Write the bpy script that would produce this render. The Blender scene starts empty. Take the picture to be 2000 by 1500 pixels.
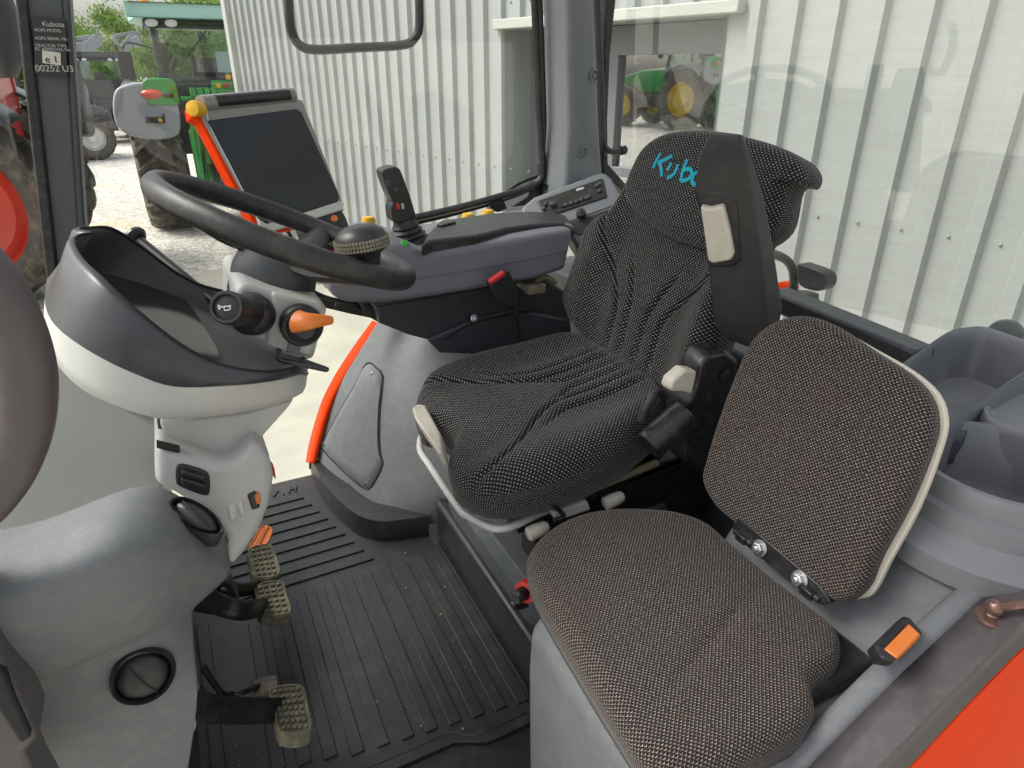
import bpy, bmesh, math, random
from mathutils import Vector as V, Matrix
random.seed(7)
R_ = math.radians
sc = bpy.context.scene
# ------------------------------------------------------------------ camera / world / sun / exposure
CAM_H, F_PX, PITCH, YAW = 2.4, 1300.0, R_(25.1), R_(26.9)
cam_d = bpy.data.cameras.new('camera'); cam = bpy.data.objects.new('camera', cam_d); sc.collection.objects.link(cam)
cam_d.sensor_width = 36; cam_d.lens = F_PX/2000*36; cam_d.clip_start = .02; cam_d.clip_end = 2000
cam.location = (0, 0, CAM_H); cam.rotation_euler = (R_(90)-PITCH, 0, -YAW)
sc.camera = cam
SUN_EL, SUN_AZ = R_(52), R_(-62)      # azimuth from +Y (clockwise towards +X)
w = bpy.data.worlds.new("World"); sc.world = w; w.use_nodes = True
nt = w.node_tree; nt.nodes.clear()
o_ = nt.nodes.new('ShaderNodeOutputWorld'); b_ = nt.nodes.new('ShaderNodeBackground')
s_ = nt.nodes.new('ShaderNodeTexSky'); s_.sky_type = 'NISHITA'; s_.sun_disc = False
s_.sun_elevation = SUN_EL; s_.sun_rotation = SUN_AZ; s_.dust_density = 5; s_.air_density = 1.2; s_.ozone_density = 1
h_ = nt.nodes.new('ShaderNodeHueSaturation'); h_.inputs['Saturation'].default_value = .32; h_.inputs['Value'].default_value = 1.0
nt.links.new(s_.outputs[0], h_.inputs['Color']); nt.links.new(h_.outputs[0], b_.inputs[0]); nt.links.new(b_.outputs[0], o_.inputs[0])
b_.inputs[1].default_value = .15
sun_d = bpy.data.lights.new('sun', 'SUN'); sun_d.energy = 1.5; sun_d.angle = R_(30); sun_d.color = (1, .96, .9)
sun = bpy.data.objects.new('sun', sun_d); sc.collection.objects.link(sun)
sd = V((math.sin(SUN_AZ)*math.cos(SUN_EL), math.cos(SUN_AZ)*math.cos(SUN_EL), math.sin(SUN_EL)))
sun.rotation_euler = sd.to_track_quat('Z', 'Y').to_euler()
sc.view_settings.view_transform = 'Standard'; sc.view_settings.look = 'None'; sc.view_settings.gamma = 1
sc.view_settings.exposure = 0.8
sc.cycles.max_bounces = 10; sc.cycles.transparent_max_bounces = 24
sc.cycles.use_denoising = True

# ------------------------------------------------------------------ measuring: a photo pixel (2000x1500) to a point on a real plane
def ray(px, py):
    x, y, z = px-1000, 750-py, F_PX
    F = z*math.cos(PITCH)+y*math.sin(PITCH); U = y*math.cos(PITCH)-z*math.sin(PITCH)
    return V((F*math.sin(YAW)+x*math.cos(YAW), F*math.cos(YAW)-x*math.sin(YAW), U))
CO = V((0, 0, CAM_H))
def P(px, py, X=None, Y=None, Z=None):
    r = ray(px, py)
    t = X/r.x if X is not None else Y/r.y if Y is not None else (Z-CAM_H)/r.z
    return CO+r*t
def PL(px, py, o, n):
    r = ray(px, py); return CO+r*((V(o)-CO).dot(V(n))/r.dot(V(n)))
def PS(pts, **k): return [P(x, y, **k) for x, y in pts]

# ------------------------------------------------------------------ materials
MATS = {}
def nodes(name):
    m = bpy.data.materials.new(name); m.use_nodes = True; t = m.node_tree
    return m, t, t.nodes['Principled BSDF'], t.nodes['Material Output']
def N(t, typ, **k):
    n = t.nodes.new(typ)
    for a, v in k.items():
        if a.startswith('i_'): n.inputs[a[2:].replace('_', ' ')].default_value = v
        else: setattr(n, a, v)
    return n
def mix_rgb(t, fac, a, b):
    n = t.nodes.new('ShaderNodeMix'); n.data_type = 'RGBA'
    if hasattr(fac, 'links'): t.links.new(fac, n.inputs[0])
    else: n.inputs[0].default_value = fac
    for i, c in ((6, a), (7, b)):
        if hasattr(c, 'links'): t.links.new(c, n.inputs[i])
        else: n.inputs[i].default_value = (*c, 1) if len(c) == 3 else c
    return n.outputs[2]
def ramp(t, src, lo, hi):
    n = t.nodes.new('ShaderNodeMapRange'); n.clamp = True
    n.inputs[1].default_value = lo; n.inputs[2].default_value = hi; t.links.new(src, n.inputs[0]); return n.outputs[0]
def math_(t, op, a, b=None):
    n = t.nodes.new('ShaderNodeMath'); n.operation = op
    for i, v in enumerate((a, b)):
        if v is None: continue
        if hasattr(v, 'links'): t.links.new(v, n.inputs[i])
        else: n.inputs[i].default_value = v
    return n.outputs[0]
def surf(name, col, rough=.5, grain=0, gscale=900, var=.12, dust=0, dustcol=(.32, .29, .24), metal=0, spec=.5, coat=0, dscale=6):
    """painted / moulded surface: fine grain bump, slight tone change, dust in patches"""
    if name in MATS: return MATS[name]
    m, t, p, o = nodes(name)
    tc = N(t, 'ShaderNodeTexCoord').outputs['Object']
    n1 = N(t, 'ShaderNodeTexNoise', i_Scale=dscale, i_Detail=6); t.links.new(tc, n1.inputs['Vector'])
    f = ramp(t, n1.outputs[0], .35, .7)
    c = mix_rgb(t, f, tuple(x*(1-var) for x in col), tuple(min(1, x*(1+var)) for x in col))
    if dust:
        n2 = N(t, 'ShaderNodeTexNoise', i_Scale=dscale*7, i_Detail=10, i_Roughness=.7); t.links.new(tc, n2.inputs['Vector'])
        d = math_(t, 'MULTIPLY', ramp(t, n2.outputs[0], .48, .72), dust); c = mix_rgb(t, d, c, dustcol)
    t.links.new(c, p.inputs['Base Color'])
    rr = N(t, 'ShaderNodeMapRange'); t.links.new(n1.outputs[0], rr.inputs[0])
    rr.inputs[3].default_value = max(.03, rough-.07); rr.inputs[4].default_value = min(1, rough+.1); t.links.new(rr.outputs[0], p.inputs['Roughness'])
    p.inputs['Metallic'].default_value = metal; p.inputs['Specular IOR Level'].default_value = spec
    if coat: p.inputs['Coat Weight'].default_value = coat; p.inputs['Coat Roughness'].default_value = .08
    if grain:
        n3 = N(t, 'ShaderNodeTexNoise', i_Scale=gscale, i_Detail=2); t.links.new(tc, n3.inputs['Vector'])
        b = N(t, 'ShaderNodeBump', i_Strength=grain, i_Distance=.001); t.links.new(n3.outputs[0], b.inputs['Height']); t.links.new(b.outputs[0], p.inputs['Normal'])
    MATS[name] = m; return m
def glass(name, tint=(.93, .97, .95), refl=.09, dust=.05, rough=.02, streak=False):
    m, t, p, o = nodes(name); t.nodes.remove(p)
    tr = N(t, 'ShaderNodeBsdfTransparent'); tr.inputs[0].default_value = (*tint, 1)
    gl = N(t, 'ShaderNodeBsdfGlossy', i_Roughness=rough); gl.inputs[0].default_value = (1, 1, 1, 1)
    fr = N(t, 'ShaderNodeLayerWeight', i_Blend=.12)
    fac = math_(t, 'MAXIMUM', math_(t, 'MULTIPLY', fr.outputs['Facing'], .35), refl)
    mx = N(t, 'ShaderNodeMixShader'); t.links.new(fac, mx.inputs[0]); t.links.new(tr.outputs[0], mx.inputs[1]); t.links.new(gl.outputs[0], mx.inputs[2])
    df = N(t, 'ShaderNodeBsdfDiffuse'); df.inputs[0].default_value = (.62, .64, .58, 1)
    tc = N(t, 'ShaderNodeTexCoord').outputs['Object']
    mp = N(t, 'ShaderNodeMapping'); t.links.new(tc, mp.inputs[0]); mp.inputs['Scale'].default_value = (3, 3, 22) if streak else (5, 5, 5)
    mp.inputs['Rotation'].default_value = (R_(12), R_(14), 0)
    n = N(t, 'ShaderNodeTexNoise', i_Scale=1.6, i_Detail=8, i_Roughness=.65); t.links.new(mp.outputs[0], n.inputs['Vector'])
    d = math_(t, 'MULTIPLY', ramp(t, n.outputs[0], .42, .75), dust)
    m2 = N(t, 'ShaderNodeMixShader'); t.links.new(d, m2.inputs[0]); t.links.new(mx.outputs[0], m2.inputs[1]); t.links.new(df.outputs[0], m2.inputs[2])
    t.links.new(m2.outputs[0], o.inputs[0]); return m
def fabric(name, pitch, base, dot, chevron=False):
    m, t, p, o = nodes(name)
    uv = N(t, 'ShaderNodeUVMap').outputs[0]
    sx = N(t, 'ShaderNodeSeparateXYZ'); t.links.new(uv, sx.inputs[0])
    wob = N(t, 'ShaderNodeTexNoise', i_Scale=14, i_Detail=2); t.links.new(uv, wob.inputs['Vector'])
    wv = math_(t, 'MULTIPLY', math_(t, 'SUBTRACT', wob.outputs[0], .5), .5)
    gy = math_(t, 'ADD', math_(t, 'MULTIPLY', sx.outputs[1], 2/pitch), wv)
    row = math_(t, 'FLOOR', gy)
    gx = math_(t, 'ADD', math_(t, 'ADD', math_(t, 'MULTIPLY', sx.outputs[0], 1/pitch), math_(t, 'MULTIPLY', math_(t, 'MODULO', row, 2), .5)), wv)
    fx = math_(t, 'SUBTRACT', math_(t, 'FRACT', gx), .5); fy = math_(t, 'SUBTRACT', math_(t, 'FRACT', gy), .5)
    if chevron:
        fy = math_(t, 'SUBTRACT', math_(t, 'ADD', fy, .22), math_(t, 'MULTIPLY', math_(t, 'ABSOLUTE', fx), 1.5))
        ex, ey, lo, hi = 1.1, 1.4, .42, .26
    else: ex, ey, lo, hi = 1.55, 1.25, .40, .2
    d = math_(t, 'SQRT', math_(t, 'ADD', math_(t, 'POWER', math_(t, 'MULTIPLY', fx, ex), 2.0), math_(t, 'POWER', math_(t, 'MULTIPLY', fy, ey), 2.0)))
    d = ramp(t, d, lo, hi)
    n = N(t, 'ShaderNodeTexNoise', i_Scale=260, i_Detail=3); t.links.new(uv, n.inputs['Vector'])
    d = math_(t, 'MULTIPLY', d, ramp(t, n.outputs[0], .25, .62))
    n2 = N(t, 'ShaderNodeTexNoise', i_Scale=5, i_Detail=5); t.links.new(uv, n2.inputs['Vector'])
    wear = ramp(t, n2.outputs[0], .3, .75)
    c = mix_rgb(t, d, mix_rgb(t, wear, base, tuple(x*1.7 for x in base)), mix_rgb(t, wear, dot, (dot[0]*.9, dot[1]*.8, dot[2]*.7)))
    t.links.new(c, p.inputs['Base Color']); p.inputs['Roughness'].default_value = .95; p.inputs['Specular IOR Level'].default_value = .15
    p.inputs['Sheen Weight'].default_value = .12
    b = N(t, 'ShaderNodeBump', i_Strength=.5, i_Distance=.0015); t.links.new(d, b.inputs['Height']); t.links.new(b.outputs[0], p.inputs['Normal'])
    return m
def plain(name, col, rough=.5, metal=0, emit=None):
    if name in MATS: return MATS[name]
    m, t, p, o = nodes(name); p.inputs['Base Color'].default_value = (*col, 1); p.inputs['Roughness'].default_value = rough; p.inputs['Metallic'].default_value = metal
    MATS[name] = m; return m

G_BLUE = surf('blue grey moulded plastic', (.138, .146, .155), .60, .5, 480, .10, .22)
G_LILAC = surf('lilac grey console plastic', (.175, .175, .205), .5, .2, 1100, .06, .06)
G_PALE = surf('pale grey plastic', (.50, .50, .48), .42, .15, 1100, .05, .08)
G_WHITE = surf('off white plastic', (.60, .59, .56), .38, .1, 1100, .04, .05)
G_DARK = surf('dark grey plastic', (.052, .056, .064), .4, .2, 1100, .1, .08)
G_BLACK = surf('black plastic', (.018, .018, .02), .38, .12, 1000, .15, .08)
BLACKM = surf('black painted steel', (.014, .014, .016), .3, .05, 700, .2, .10)
RUBBER = surf('black rubber', (.02, .02, .021), .55, .2, 800, .15, .15)
MATR = surf('rubber floor mat', (.021, .020, .0205), .40, .35, 900, .2, .42, (.085, .074, .062), dscale=3.2)
PILLAR = surf('dark slate pillar paint', (.075, .082, .098), .38, .06, 900, .07, .05)
PILLARL = surf('grey pillar cover', (.165, .175, .19), .45, .12, 1000, .05, .05)
ORANGE = surf('orange paint', (.80, .048, .002), .40, .02, 600, .06, .03, (.5, .12, .05), spec=.05)
ORANGEP = surf('orange plastic', (.72, .19, .03), .42, .1, 500, .1, .1)
MAUVE = surf('painted door sill', (.078, .069, .073), .33, .12, 700, .10, .18, (.25, .22, .2))
BEIGE = surf('beige plastic', (.55, .51, .44), .4, .05, 900, .06, .22, (.25, .2, .13))
STEEL = surf('zinc plated steel', (.55, .55, .56), .28, .05, 600, .1, .1, metal=.9)
SILVER = surf('silver grey painted tube', (.55, .53, .52), .35, .04, 900, .06, .12)
MUDDY = surf('dusty pedal rubber', (.10, .09, .06), .8, .4, 300, .25, .9, (.27, .24, .15), dscale=7)
YELLOW = surf('yellow plastic', (.75, .42, .02), .35, .03, 600, .05)
RED = surf('red plastic', (.55, .03, .03), .4, .03, 600, .05)
TREAD = surf('dirty tyre rubber', (.075, .066, .055), .8, .3, 60, .25, .75, (.27, .215, .14), dscale=1.3)
GREEN = surf('green tractor paint', (.035, .33, .06), .32, .0, 1, .06, .05, coat=.3, dscale=2)
GREYF = surf('grey fender plastic', (.34, .36, .38), .5, .05, 400, .05, .06, dscale=3)
TEAL = surf('green roof paint with sky sheen', (.50, .80, .71), .35, 0, 1, .05, dscale=2)  # roof green lightened to carry the sky reflected on it
REDP = surf('red tractor paint', (.52, .045, .035), .35, 0, 1, .06, .05, coat=.3, dscale=2)
RIMY = surf('yellow rim paint', (.70, .50, .03), .4, 0, 1, .05, .1, dscale=3)
RIMW = surf('white rim paint', (.62, .62, .58), .4, 0, 1, .05, .1, dscale=3)
TGREY = surf('charcoal tractor paint', (.05, .054, .06), .4, 0, 1, .08, .2, dscale=2)
TSILV = surf('grey tractor paint', (.26, .28, .31), .35, 0, 1, .06, .1, dscale=2)
BLUEP = surf('blue tractor paint', (.03, .14, .42), .35, 0, 1, .06, dscale=2)
FAB = fabric('driver seat cloth with woven dots', .0088, (.0095, .0095, .011), (.44, .435, .42))
FAB2 = fabric('passenger seat cloth with woven flecks', .0066, (.0125, .0102, .0100), (.37, .315, .285), True)
SCREEN = surf('dark glass screen', (.010, .013, .017), .10, 0, 1, .25, 0, spec=.45, dscale=3)
GLASS_D = glass('door glass', (.96, .985, .965), .05, .035)
GLASS_R = glass('rear window glass', (.93, .965, .94), .10, .16, .02, True)
GLASS_T = glass('tractor glass', (.80, .88, .84), .09, .05)
GLASS_W = glass('building window glass', (.10, .12, .11), .55, .12)
LAMP = surf('lamp lens', (.72, .72, .70), .15, 0, 1, .1, dscale=20)
TAIL = surf('red lamp lens', (.75, .07, .03), .2, 0, 1, .1, coat=.5, dscale=20)
AMBER = surf('amber lamp lens', (.85, .28, .03), .2, 0, 1, .1, coat=.5, dscale=20)
TURQ = surf('turquoise embroidery', (.010, .36, .50), .8, .5, 1500, .1)

# ------------------------------------------------------------------ mesh helpers
BASE = {}
def tag(o, label=None, cat=None, group=None, kind=None):
    for k, v in (('label', label), ('category', cat), ('group', group), ('kind', kind)):
        if v: o[k] = v
    return o
def thing(name, label, cat, loc=(0, 0, 0), group=None):
    o = bpy.data.objects.new(name, None); sc.collection.objects.link(o); o.location = loc; o.empty_display_size = .05
    BASE[o.name] = V(loc); return tag(o, label, cat, group)
def spline(pts, seg=6, closed=False):
    pts = [V(p) for p in pts]; n = len(pts); out = []
    rng = range(n) if closed else range(n-1)
    for i in rng:
        if closed: a, b, c, d = pts[i-1], pts[i], pts[(i+1) % n], pts[(i+2) % n]
        else: a, b, c, d = pts[max(i-1, 0)], pts[i], pts[i+1], pts[min(i+2, n-1)]
        for k in range(seg):
            t = k/seg
            out.append(.5*((2*b)+(c-a)*t+(2*a-5*b+4*c-d)*t*t+(3*b-a-3*c+d)*t**3))
    if not closed: out.append(pts[-1])
    return out
class M:
    def __init__(s): s.v = []; s.f = []; s.uv = None
    def add(s, v, f):
        k = len(s.v); s.v += [V(p) for p in v]; s.f += [tuple(i+k for i in q) for q in f]; return s
    def box(s, c, size, rot=None):
        c = V(c); h = [x/2 for x in size]
        v = [V((x*h[0], y*h[1], z*h[2])) for x in (-1, 1) for y in (-1, 1) for z in (-1, 1)]
        if rot is not None: v = [rot @ p for p in v]
        return s.add([c+p for p in v], [(0, 1, 3, 2), (4, 6, 7, 5), (0, 4, 5, 1), (2, 3, 7, 6), (0, 2, 6, 4), (1, 5, 7, 3)])
    def bar(s, a, b, wd, ht, up=(0, 0, 1)):
        a, b = V(a), V(b); d = (b-a); L = d.length; x = d.normalized(); y = V(up).cross(x).normalized(); z = x.cross(y)
        return s.box((a+b)/2, (L, wd, ht), Matrix((x, y, z)).transposed())
    def prism(s, pts, d):
        pts = [V(p) for p in pts]; d = V(d); n = len(pts)
        f = [tuple(range(n))[::-1], tuple(range(n, 2*n))]+[(i, (i+1) % n, n+(i+1) % n, n+i) for i in range(n)]
        return s.add(pts+[p+d for p in pts], f)
    def loft(s, rings, closed=True, cap=(True, True)):
        n = len(rings[0]); v = [p for r in rings for p in r]; f = []
        for i in range(len(rings)-1):
            for j in range(n if closed else n-1):
                k = (j+1) % n; f.append((i*n+j, i*n+k, (i+1)*n+k, (i+1)*n+j))
        if closed and cap[0]: f.append(tuple(range(n))[::-1])
        if closed and cap[1]: f.append(tuple(range((len(rings)-1)*n, len(rings)*n)))
        return s.add(v, f)
    def tube(s, path, r, n=10, seg=5, closed=False, flat=None):
        path = spline(path, seg, closed) if seg > 1 else [V(p) for p in path]
        m = len(path); rings = []; up = None
        for i, p in enumerate(path):
            if closed: t = (path[(i+1) % m]-path[i-1]).normalized()
            else: t = (path[min(i+1, m-1)]-path[max(i-1, 0)]).normalized()
            if up is None: up = t.orthogonal().normalized() if flat is None else V(flat)
            up = (up-t*up.dot(t)).normalized(); q = t.cross(up)
            rr = r(i/(m-1)) if callable(r) else r
            ru, rq = (rr, rr) if not isinstance(rr, tuple) else rr
            rings.append([p+up*ru*math.cos(2*math.pi*k/n)+q*rq*math.sin(2*math.pi*k/n) for k in range(n)])
        if closed: rings.append(rings[0])
        return s.loft(rings, True, (not closed, not closed))
    def lathe(s, prof, o=(0, 0, 0), axis=(0, 0, 1), n=32, cap=True):
        a = V(axis).normalized(); u = a.orthogonal().normalized(); q = a.cross(u); o = V(o)
        rings = [[o+a*h+(u*math.cos(2*math.pi*k/n)+q*math.sin(2*math.pi*k/n))*r for k in range(n)] for r, h in prof]
        return s.loft(rings, True, (cap, cap))
    def ball(s, c, r, n=12):
        return s.lathe([(max(1e-4, math.sin(math.pi*i/n)*r), -math.cos(math.pi*i/n)*r) for i in range(n+1)], c, (0, 0, 1), 2*n)
    def quadpatch(s, grid):
        n = len(grid[0]); return s.add([p for r in grid for p in r], [(i*n+j, i*n+j+1, (i+1)*n+j+1, (i+1)*n+j) for i in range(len(grid)-1) for j in range(n-1)])
    def obj(s, name, mat, parent=None, bevel=0, seg=2, sub=0, ang=35, label=None, cat=None, group=None, kind=None, solid=0, fix=True):
        me = bpy.data.meshes.new(name); base = BASE.get(parent.name, V((0, 0, 0))) if parent else V((0, 0, 0))
        me.from_pydata([p-base for p in s.v], [], s.f)
        if fix:
            bm = bmesh.new(); bm.from_mesh(me); bmesh.ops.remove_doubles(bm, verts=bm.verts, dist=1e-6)
            bmesh.ops.recalc_face_normals(bm, faces=bm.faces); bm.to_mesh(me); bm.free()
        me.polygons.foreach_set('use_smooth', [True]*len(me.polygons)); me.set_sharp_from_angle(angle=R_(ang))
        for mm in (mat if isinstance(mat, list) else [mat]): me.materials.append(mm)
        o = bpy.data.objects.new(name, me); sc.collection.objects.link(o)
        if parent: o.parent = parent; BASE[o.name] = base
        else: BASE[o.name] = V((0, 0, 0))
        if solid: md = o.modifiers.new('solid', 'SOLIDIFY'); md.thickness = solid; md.offset = -1
        if bevel: md = o.modifiers.new('bevel', 'BEVEL'); md.width = bevel; md.segments = seg; md.limit_method = 'ANGLE'; md.angle_limit = R_(28)
        if sub: md = o.modifiers.new('sub', 'SUBSURF'); md.levels = sub; md.render_levels = sub
        return tag(o, label, cat, group, kind)
def copy_tree(o, parent=None, coll=sc.collection):
    c = o.copy(); coll.objects.link(c)
    if parent: c.parent = parent
    for ch in list(o.children): copy_tree(ch, c)
    return c
def cushion(name, mat, parent, outline, frame, hfn, thick, er, seg=5, rings=30, uvrot=0):
    """upholstered pad: rounded outline (u,v), height field on top, rolled edge, sides"""
    o, ux, uy, uz = [V(x) for x in frame]
    ol = [(p.x, p.y) for p in spline([(a, b, 0) for a, b in outline], seg, True)]
    cu = sum(p[0] for p in ol)/len(ol); cv = sum(p[1] for p in ol)/len(ol); n = len(ol)
    verts = []; uvs = []; faces = []
    prof = [(k/rings, 0, 0) for k in range(1, rings)]     # (scale on inner outline, inset factor, drop)
    rows = []
    for k in range(1, rings+1): rows.append((k/rings, 1.0, 0.0, 0))
    for a in range(1, 9):
        th = a/8*math.pi/2; rows.append((1, 1-math.sin(th), er*(1-math.cos(th)), a/8*er*1.57))
    rows.append((1, 0, thick*.6, er*1.57+thick*.5)); rows.append((1, .10, thick, er*1.57+thick))
    for sc_, ins, drop, ex in rows:
        for (u, v_) in ol:
            du, dv = u-cu, v_-cv; L = math.hypot(du, dv)
            k = sc_*(L-er*ins)/L
            uu, vv = cu+du*k, cv+dv*k
            iu, iv = cu+du*(L-er)/L*sc_, cv+dv*(L-er)/L*sc_
            h = hfn(uu, vv) if drop == 0 else hfn(uu, vv)*max(0, 1-drop/thick)
            verts.append(o+ux*uu+uy*vv+uz*(h-drop))
            e = (L-er)/L*sc_+(ex/L if ex else 0)
            uvs.append((cu+du*e, cv+dv*e))
    R = len(rows)
    ci = len(verts); verts.append(o+ux*cu+uy*cv+uz*hfn(cu, cv)); uvs.append((cu, cv))
    for j in range(n): faces.append((ci, j, (j+1) % n))
    for i in range(R-1):
        for j in range(n):
            k = (j+1) % n; faces.append((i*n+j, (i+1)*n+j, (i+1)*n+k, i*n+k))
    faces.append(tuple((R-1)*n+j for j in range(n)))
    base = BASE.get(parent.name, V((0, 0, 0)))
    me = bpy.data.meshes.new(name); me.from_pydata([p-base for p in verts], [], faces)
    uvl = me.uv_layers.new(name='UVMap')
    for lp in me.loops: uvl.data[lp.index].uv = uvs[lp.vertex_index]
    bm = bmesh.new(); bm.from_mesh(me); bmesh.ops.recalc_face_normals(bm, faces=bm.faces); bm.to_mesh(me); bm.free()
    me.polygons.foreach_set('use_smooth', [True]*len(me.polygons)); me.materials.append(mat)
    ob = bpy.data.objects.new(name, me); sc.collection.objects.link(ob); ob.parent = parent; BASE[ob.name] = base
    return ob
def g(x, w): return math.exp(-(x/w)**2)
def sstep(a, b, x): t = max(0, min(1, (x-a)/(b-a))); return t*t*(3-2*t)

# ------------------------------------------------------------------ ground
def ground_mat():
    m, t, p, o = nodes('pale gravel')
    tc = N(t, 'ShaderNodeTexCoord').outputs['Object']
    vo = N(t, 'ShaderNodeTexVoronoi', i_Scale=17); t.links.new(tc, vo.inputs['Vector'])
    n = N(t, 'ShaderNodeTexNoise', i_Scale=.5, i_Detail=8); t.links.new(tc, n.inputs['Vector'])
    n2 = N(t, 'ShaderNodeTexNoise', i_Scale=7, i_Detail=8, i_Roughness=.75); t.links.new(tc, n2.inputs['Vector'])
    sp = N(t, 'ShaderNodeSeparateColor'); t.links.new(vo.outputs['Color'], sp.inputs[0])
    c = mix_rgb(t, sp.outputs[0], (.30, .285, .255), (.72, .69, .61))
    c = mix_rgb(t, math_(t, 'MULTIPLY', ramp(t, n2.outputs[0], .45, .7), .45), c, (.36, .335, .29))
    c = mix_rgb(t, math_(t, 'MULTIPLY', ramp(t, n.outputs[0], .56, .72), .45), c, (.50, .38, .16))
    t.links.new(c, p.inputs['Base Color']); p.inputs['Roughness'].default_value = .95
    b = N(t, 'ShaderNodeBump', i_Strength=.8, i_Distance=.02); t.links.new(vo.outputs['Distance'], b.inputs['Height']); t.links.new(b.outputs[0], p.inputs['Normal'])
    return m
gm = M(); gm.add([(-400, -400, 0), (400, -400, 0), (400, 400, 0), (-400, 400, 0)], [(0, 1, 2, 3)]); gm.obj('ground', ground_mat(), kind='structure', label='pale grey gravel yard', fix=False)
CONC = surf('pale concrete', (.44, .42, .35), .85, .5, 90, .12, .35, (.36, .34, .28), dscale=2.2)
e0, e1 = P(365, 540, Z=.004), P(490, 510, Z=.004); ed = (e1-e0).normalized()
q0, q1 = e0-ed*14, e0+ed*16
cm = M(); cm.add([q0, q1, q1+V((0, -26, 0)), q0+V((0, -26, 0))], [(0, 1, 2, 3)]); cm.obj('concrete_apron', CONC, kind='structure', label='cream concrete apron beside the cab', fix=False)

# ------------------------------------------------------------------ building with ribbed cladding
DW = 3.4
def RF(r, f): return V((f*math.sin(YAW)+r*math.cos(YAW), f*math.cos(YAW)-r*math.sin(YAW), 0))
w_o = RF(.7615*DW, .648*DW); w_d = RF(-.648, .7615); w_n = RF(-.7615, -.648)
def WP(s, z, off=0): return w_o+w_d*s+w_n*off+V((0, 0, z))
def wall_sz(px, py, off=0):
    p = PL(px, py, WP(0, 0, off), w_n); return (p-w_o).dot(w_d), p.z
S_END = 2.765*DW; S0 = -3.2; ZT = 4.2
win0, win1 = .667*DW, 1.195*DW; wz1 = CAM_H+.0805*DW; wz0 = .95
bld = thing('clad_building', 'white ribbed metal building with a recessed window, behind the cab', 'building', WP(2, 0))
CLAD = surf('white profiled cladding', (.345, .362, .350), .42, .03, 60, .05, .22, (.27, .27, .24), dscale=.9)
PITCH_R = .059*DW; ph = .6364*DW-.02
prof = [(0, 0), (.55, 0), (.64, 1), (.90, 1), (.97, 0)]   # share of a pitch, raised or not
def strip(m, sa, sb, za, zb):
    pts = []
    k0 = math.floor((sa-ph)/PITCH_R)-1; k1 = math.ceil((sb-ph)/PITCH_R)+1
    for k in range(k0, k1):
        for a, h in prof:
            s = ph+(k+a)*PITCH_R
            if sa < s < sb: pts.append((s, h*.032))
    pts = [(sa, 0)]+pts+[(sb, 0)]
    for (s, h), (s2, h2) in zip(pts, pts[1:]):
        m.add([WP(s, za, h), WP(s2, za, h2), WP(s2, zb, h2), WP(s, zb, h)], [(0, 1, 2, 3)])
wm = M(); strip(wm, S0, win0, 0, ZT); strip(wm, win1, S_END, 0, ZT); strip(wm, win0, win1, wz1+.06, ZT); strip(wm, win0, win1, 0, wz0)
wm.obj('wall', CLAD, bld, fix=False, ang=20)
sm_ = M(); sm_.box(WP(S_END, ZT/2, 0)-w_n*3.0, (6.1, .06, ZT), Matrix.Rotation(math.atan2(w_n.y, w_n.x), 3, 'Z')); sm_.obj('gable_wall', CLAD, bld)
TRIM = surf('white flashing', (.46, .47, .43), .4, .03, 60, .04, .15, (.4, .36, .28), dscale=2)
M().bar(WP(S_END-.02, 0, .02), WP(S_END-.02, ZT, .02), .12, .07, w_n).obj('corner_trim', TRIM, bld, bevel=.008)
M().bar(WP(win0-.10, wz1+.028, .03), WP(win1+.06, wz1+.028, .03), .09, .062).obj('lintel', TRIM, bld, bevel=.006)
REV = surf('grey window reveal', (.30, .32, .31), .5, .05, 200, .05, .08, dscale=2)
fr = M(); dp = .30
fr.add([WP(win1, wz0, .012), WP(win1, wz1, .012), WP(win1, wz1, -dp), WP(win1, wz0, -dp)], [(0, 1, 2, 3)])
fr.add([WP(win0, wz0, .012), WP(win0, wz1, .012), WP(win0, wz1, -dp), WP(win0, wz0, -dp)], [(0, 1, 2, 3)])
fr.add([WP(win0, wz1, .012), WP(win1, wz1, .012), WP(win1, wz1, -dp), WP(win0, wz1, -dp)], [(0, 1, 2, 3)])
fr.obj('window_reveal', REV, bld)
FRM = surf('grey window frame', (.155, .17, .175), .4, .03, 200, .05, dscale=2)
wf = M(); b_in = -dp+.03
def fbar(s0, z0, s1, z1, wd=.07):
    if s0 != s1: wf.bar(WP(s0, z0, b_in), WP(s1, z1, b_in), .06, wd)
    else: wf.bar(WP(s0, z0, b_in), WP(s1, z1, b_in), wd, .058, w_n)
s_m = wall_sz(1198, 200, b_in)[0]; s_l = wall_sz(1074, 200, b_in)[0]; z_h = wall_sz(1300, 92, b_in)[1]; z_s = wall_sz(1200, 333, b_in)[1]
for s in (win0+.035, s_m, s_l, win1-.04): fbar(s, wz0, s, wz1-.001, .09)
fbar(win0, wz1-.09, win1, wz1-.09, .17); fbar(win0, z_s, win1, z_s, .06); fbar(win0, wz0+.03, win1, wz0+.03, .06)
wfo = wf.obj('window', FRM, bld, bevel=.004)
pn = M(); pn.add([WP(win0+.04, wz0+.02, b_in-.012), WP(win1-.04, wz0+.02, b_in-.012), WP(win1-.04, wz1-.1, b_in-.012), WP(win0+.04, wz1-.1, b_in-.012)], [(0, 1, 2, 3)])
pn.obj('pane', GLASS_W, wfo, fix=False)
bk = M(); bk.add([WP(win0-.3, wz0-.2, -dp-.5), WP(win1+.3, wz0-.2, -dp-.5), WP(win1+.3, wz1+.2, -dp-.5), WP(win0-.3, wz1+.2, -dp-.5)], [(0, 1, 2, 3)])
bk.obj('inner_wall', surf('dim interior wall', (.12, .12, .11), .8, dscale=2), bld, fix=False)
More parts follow.
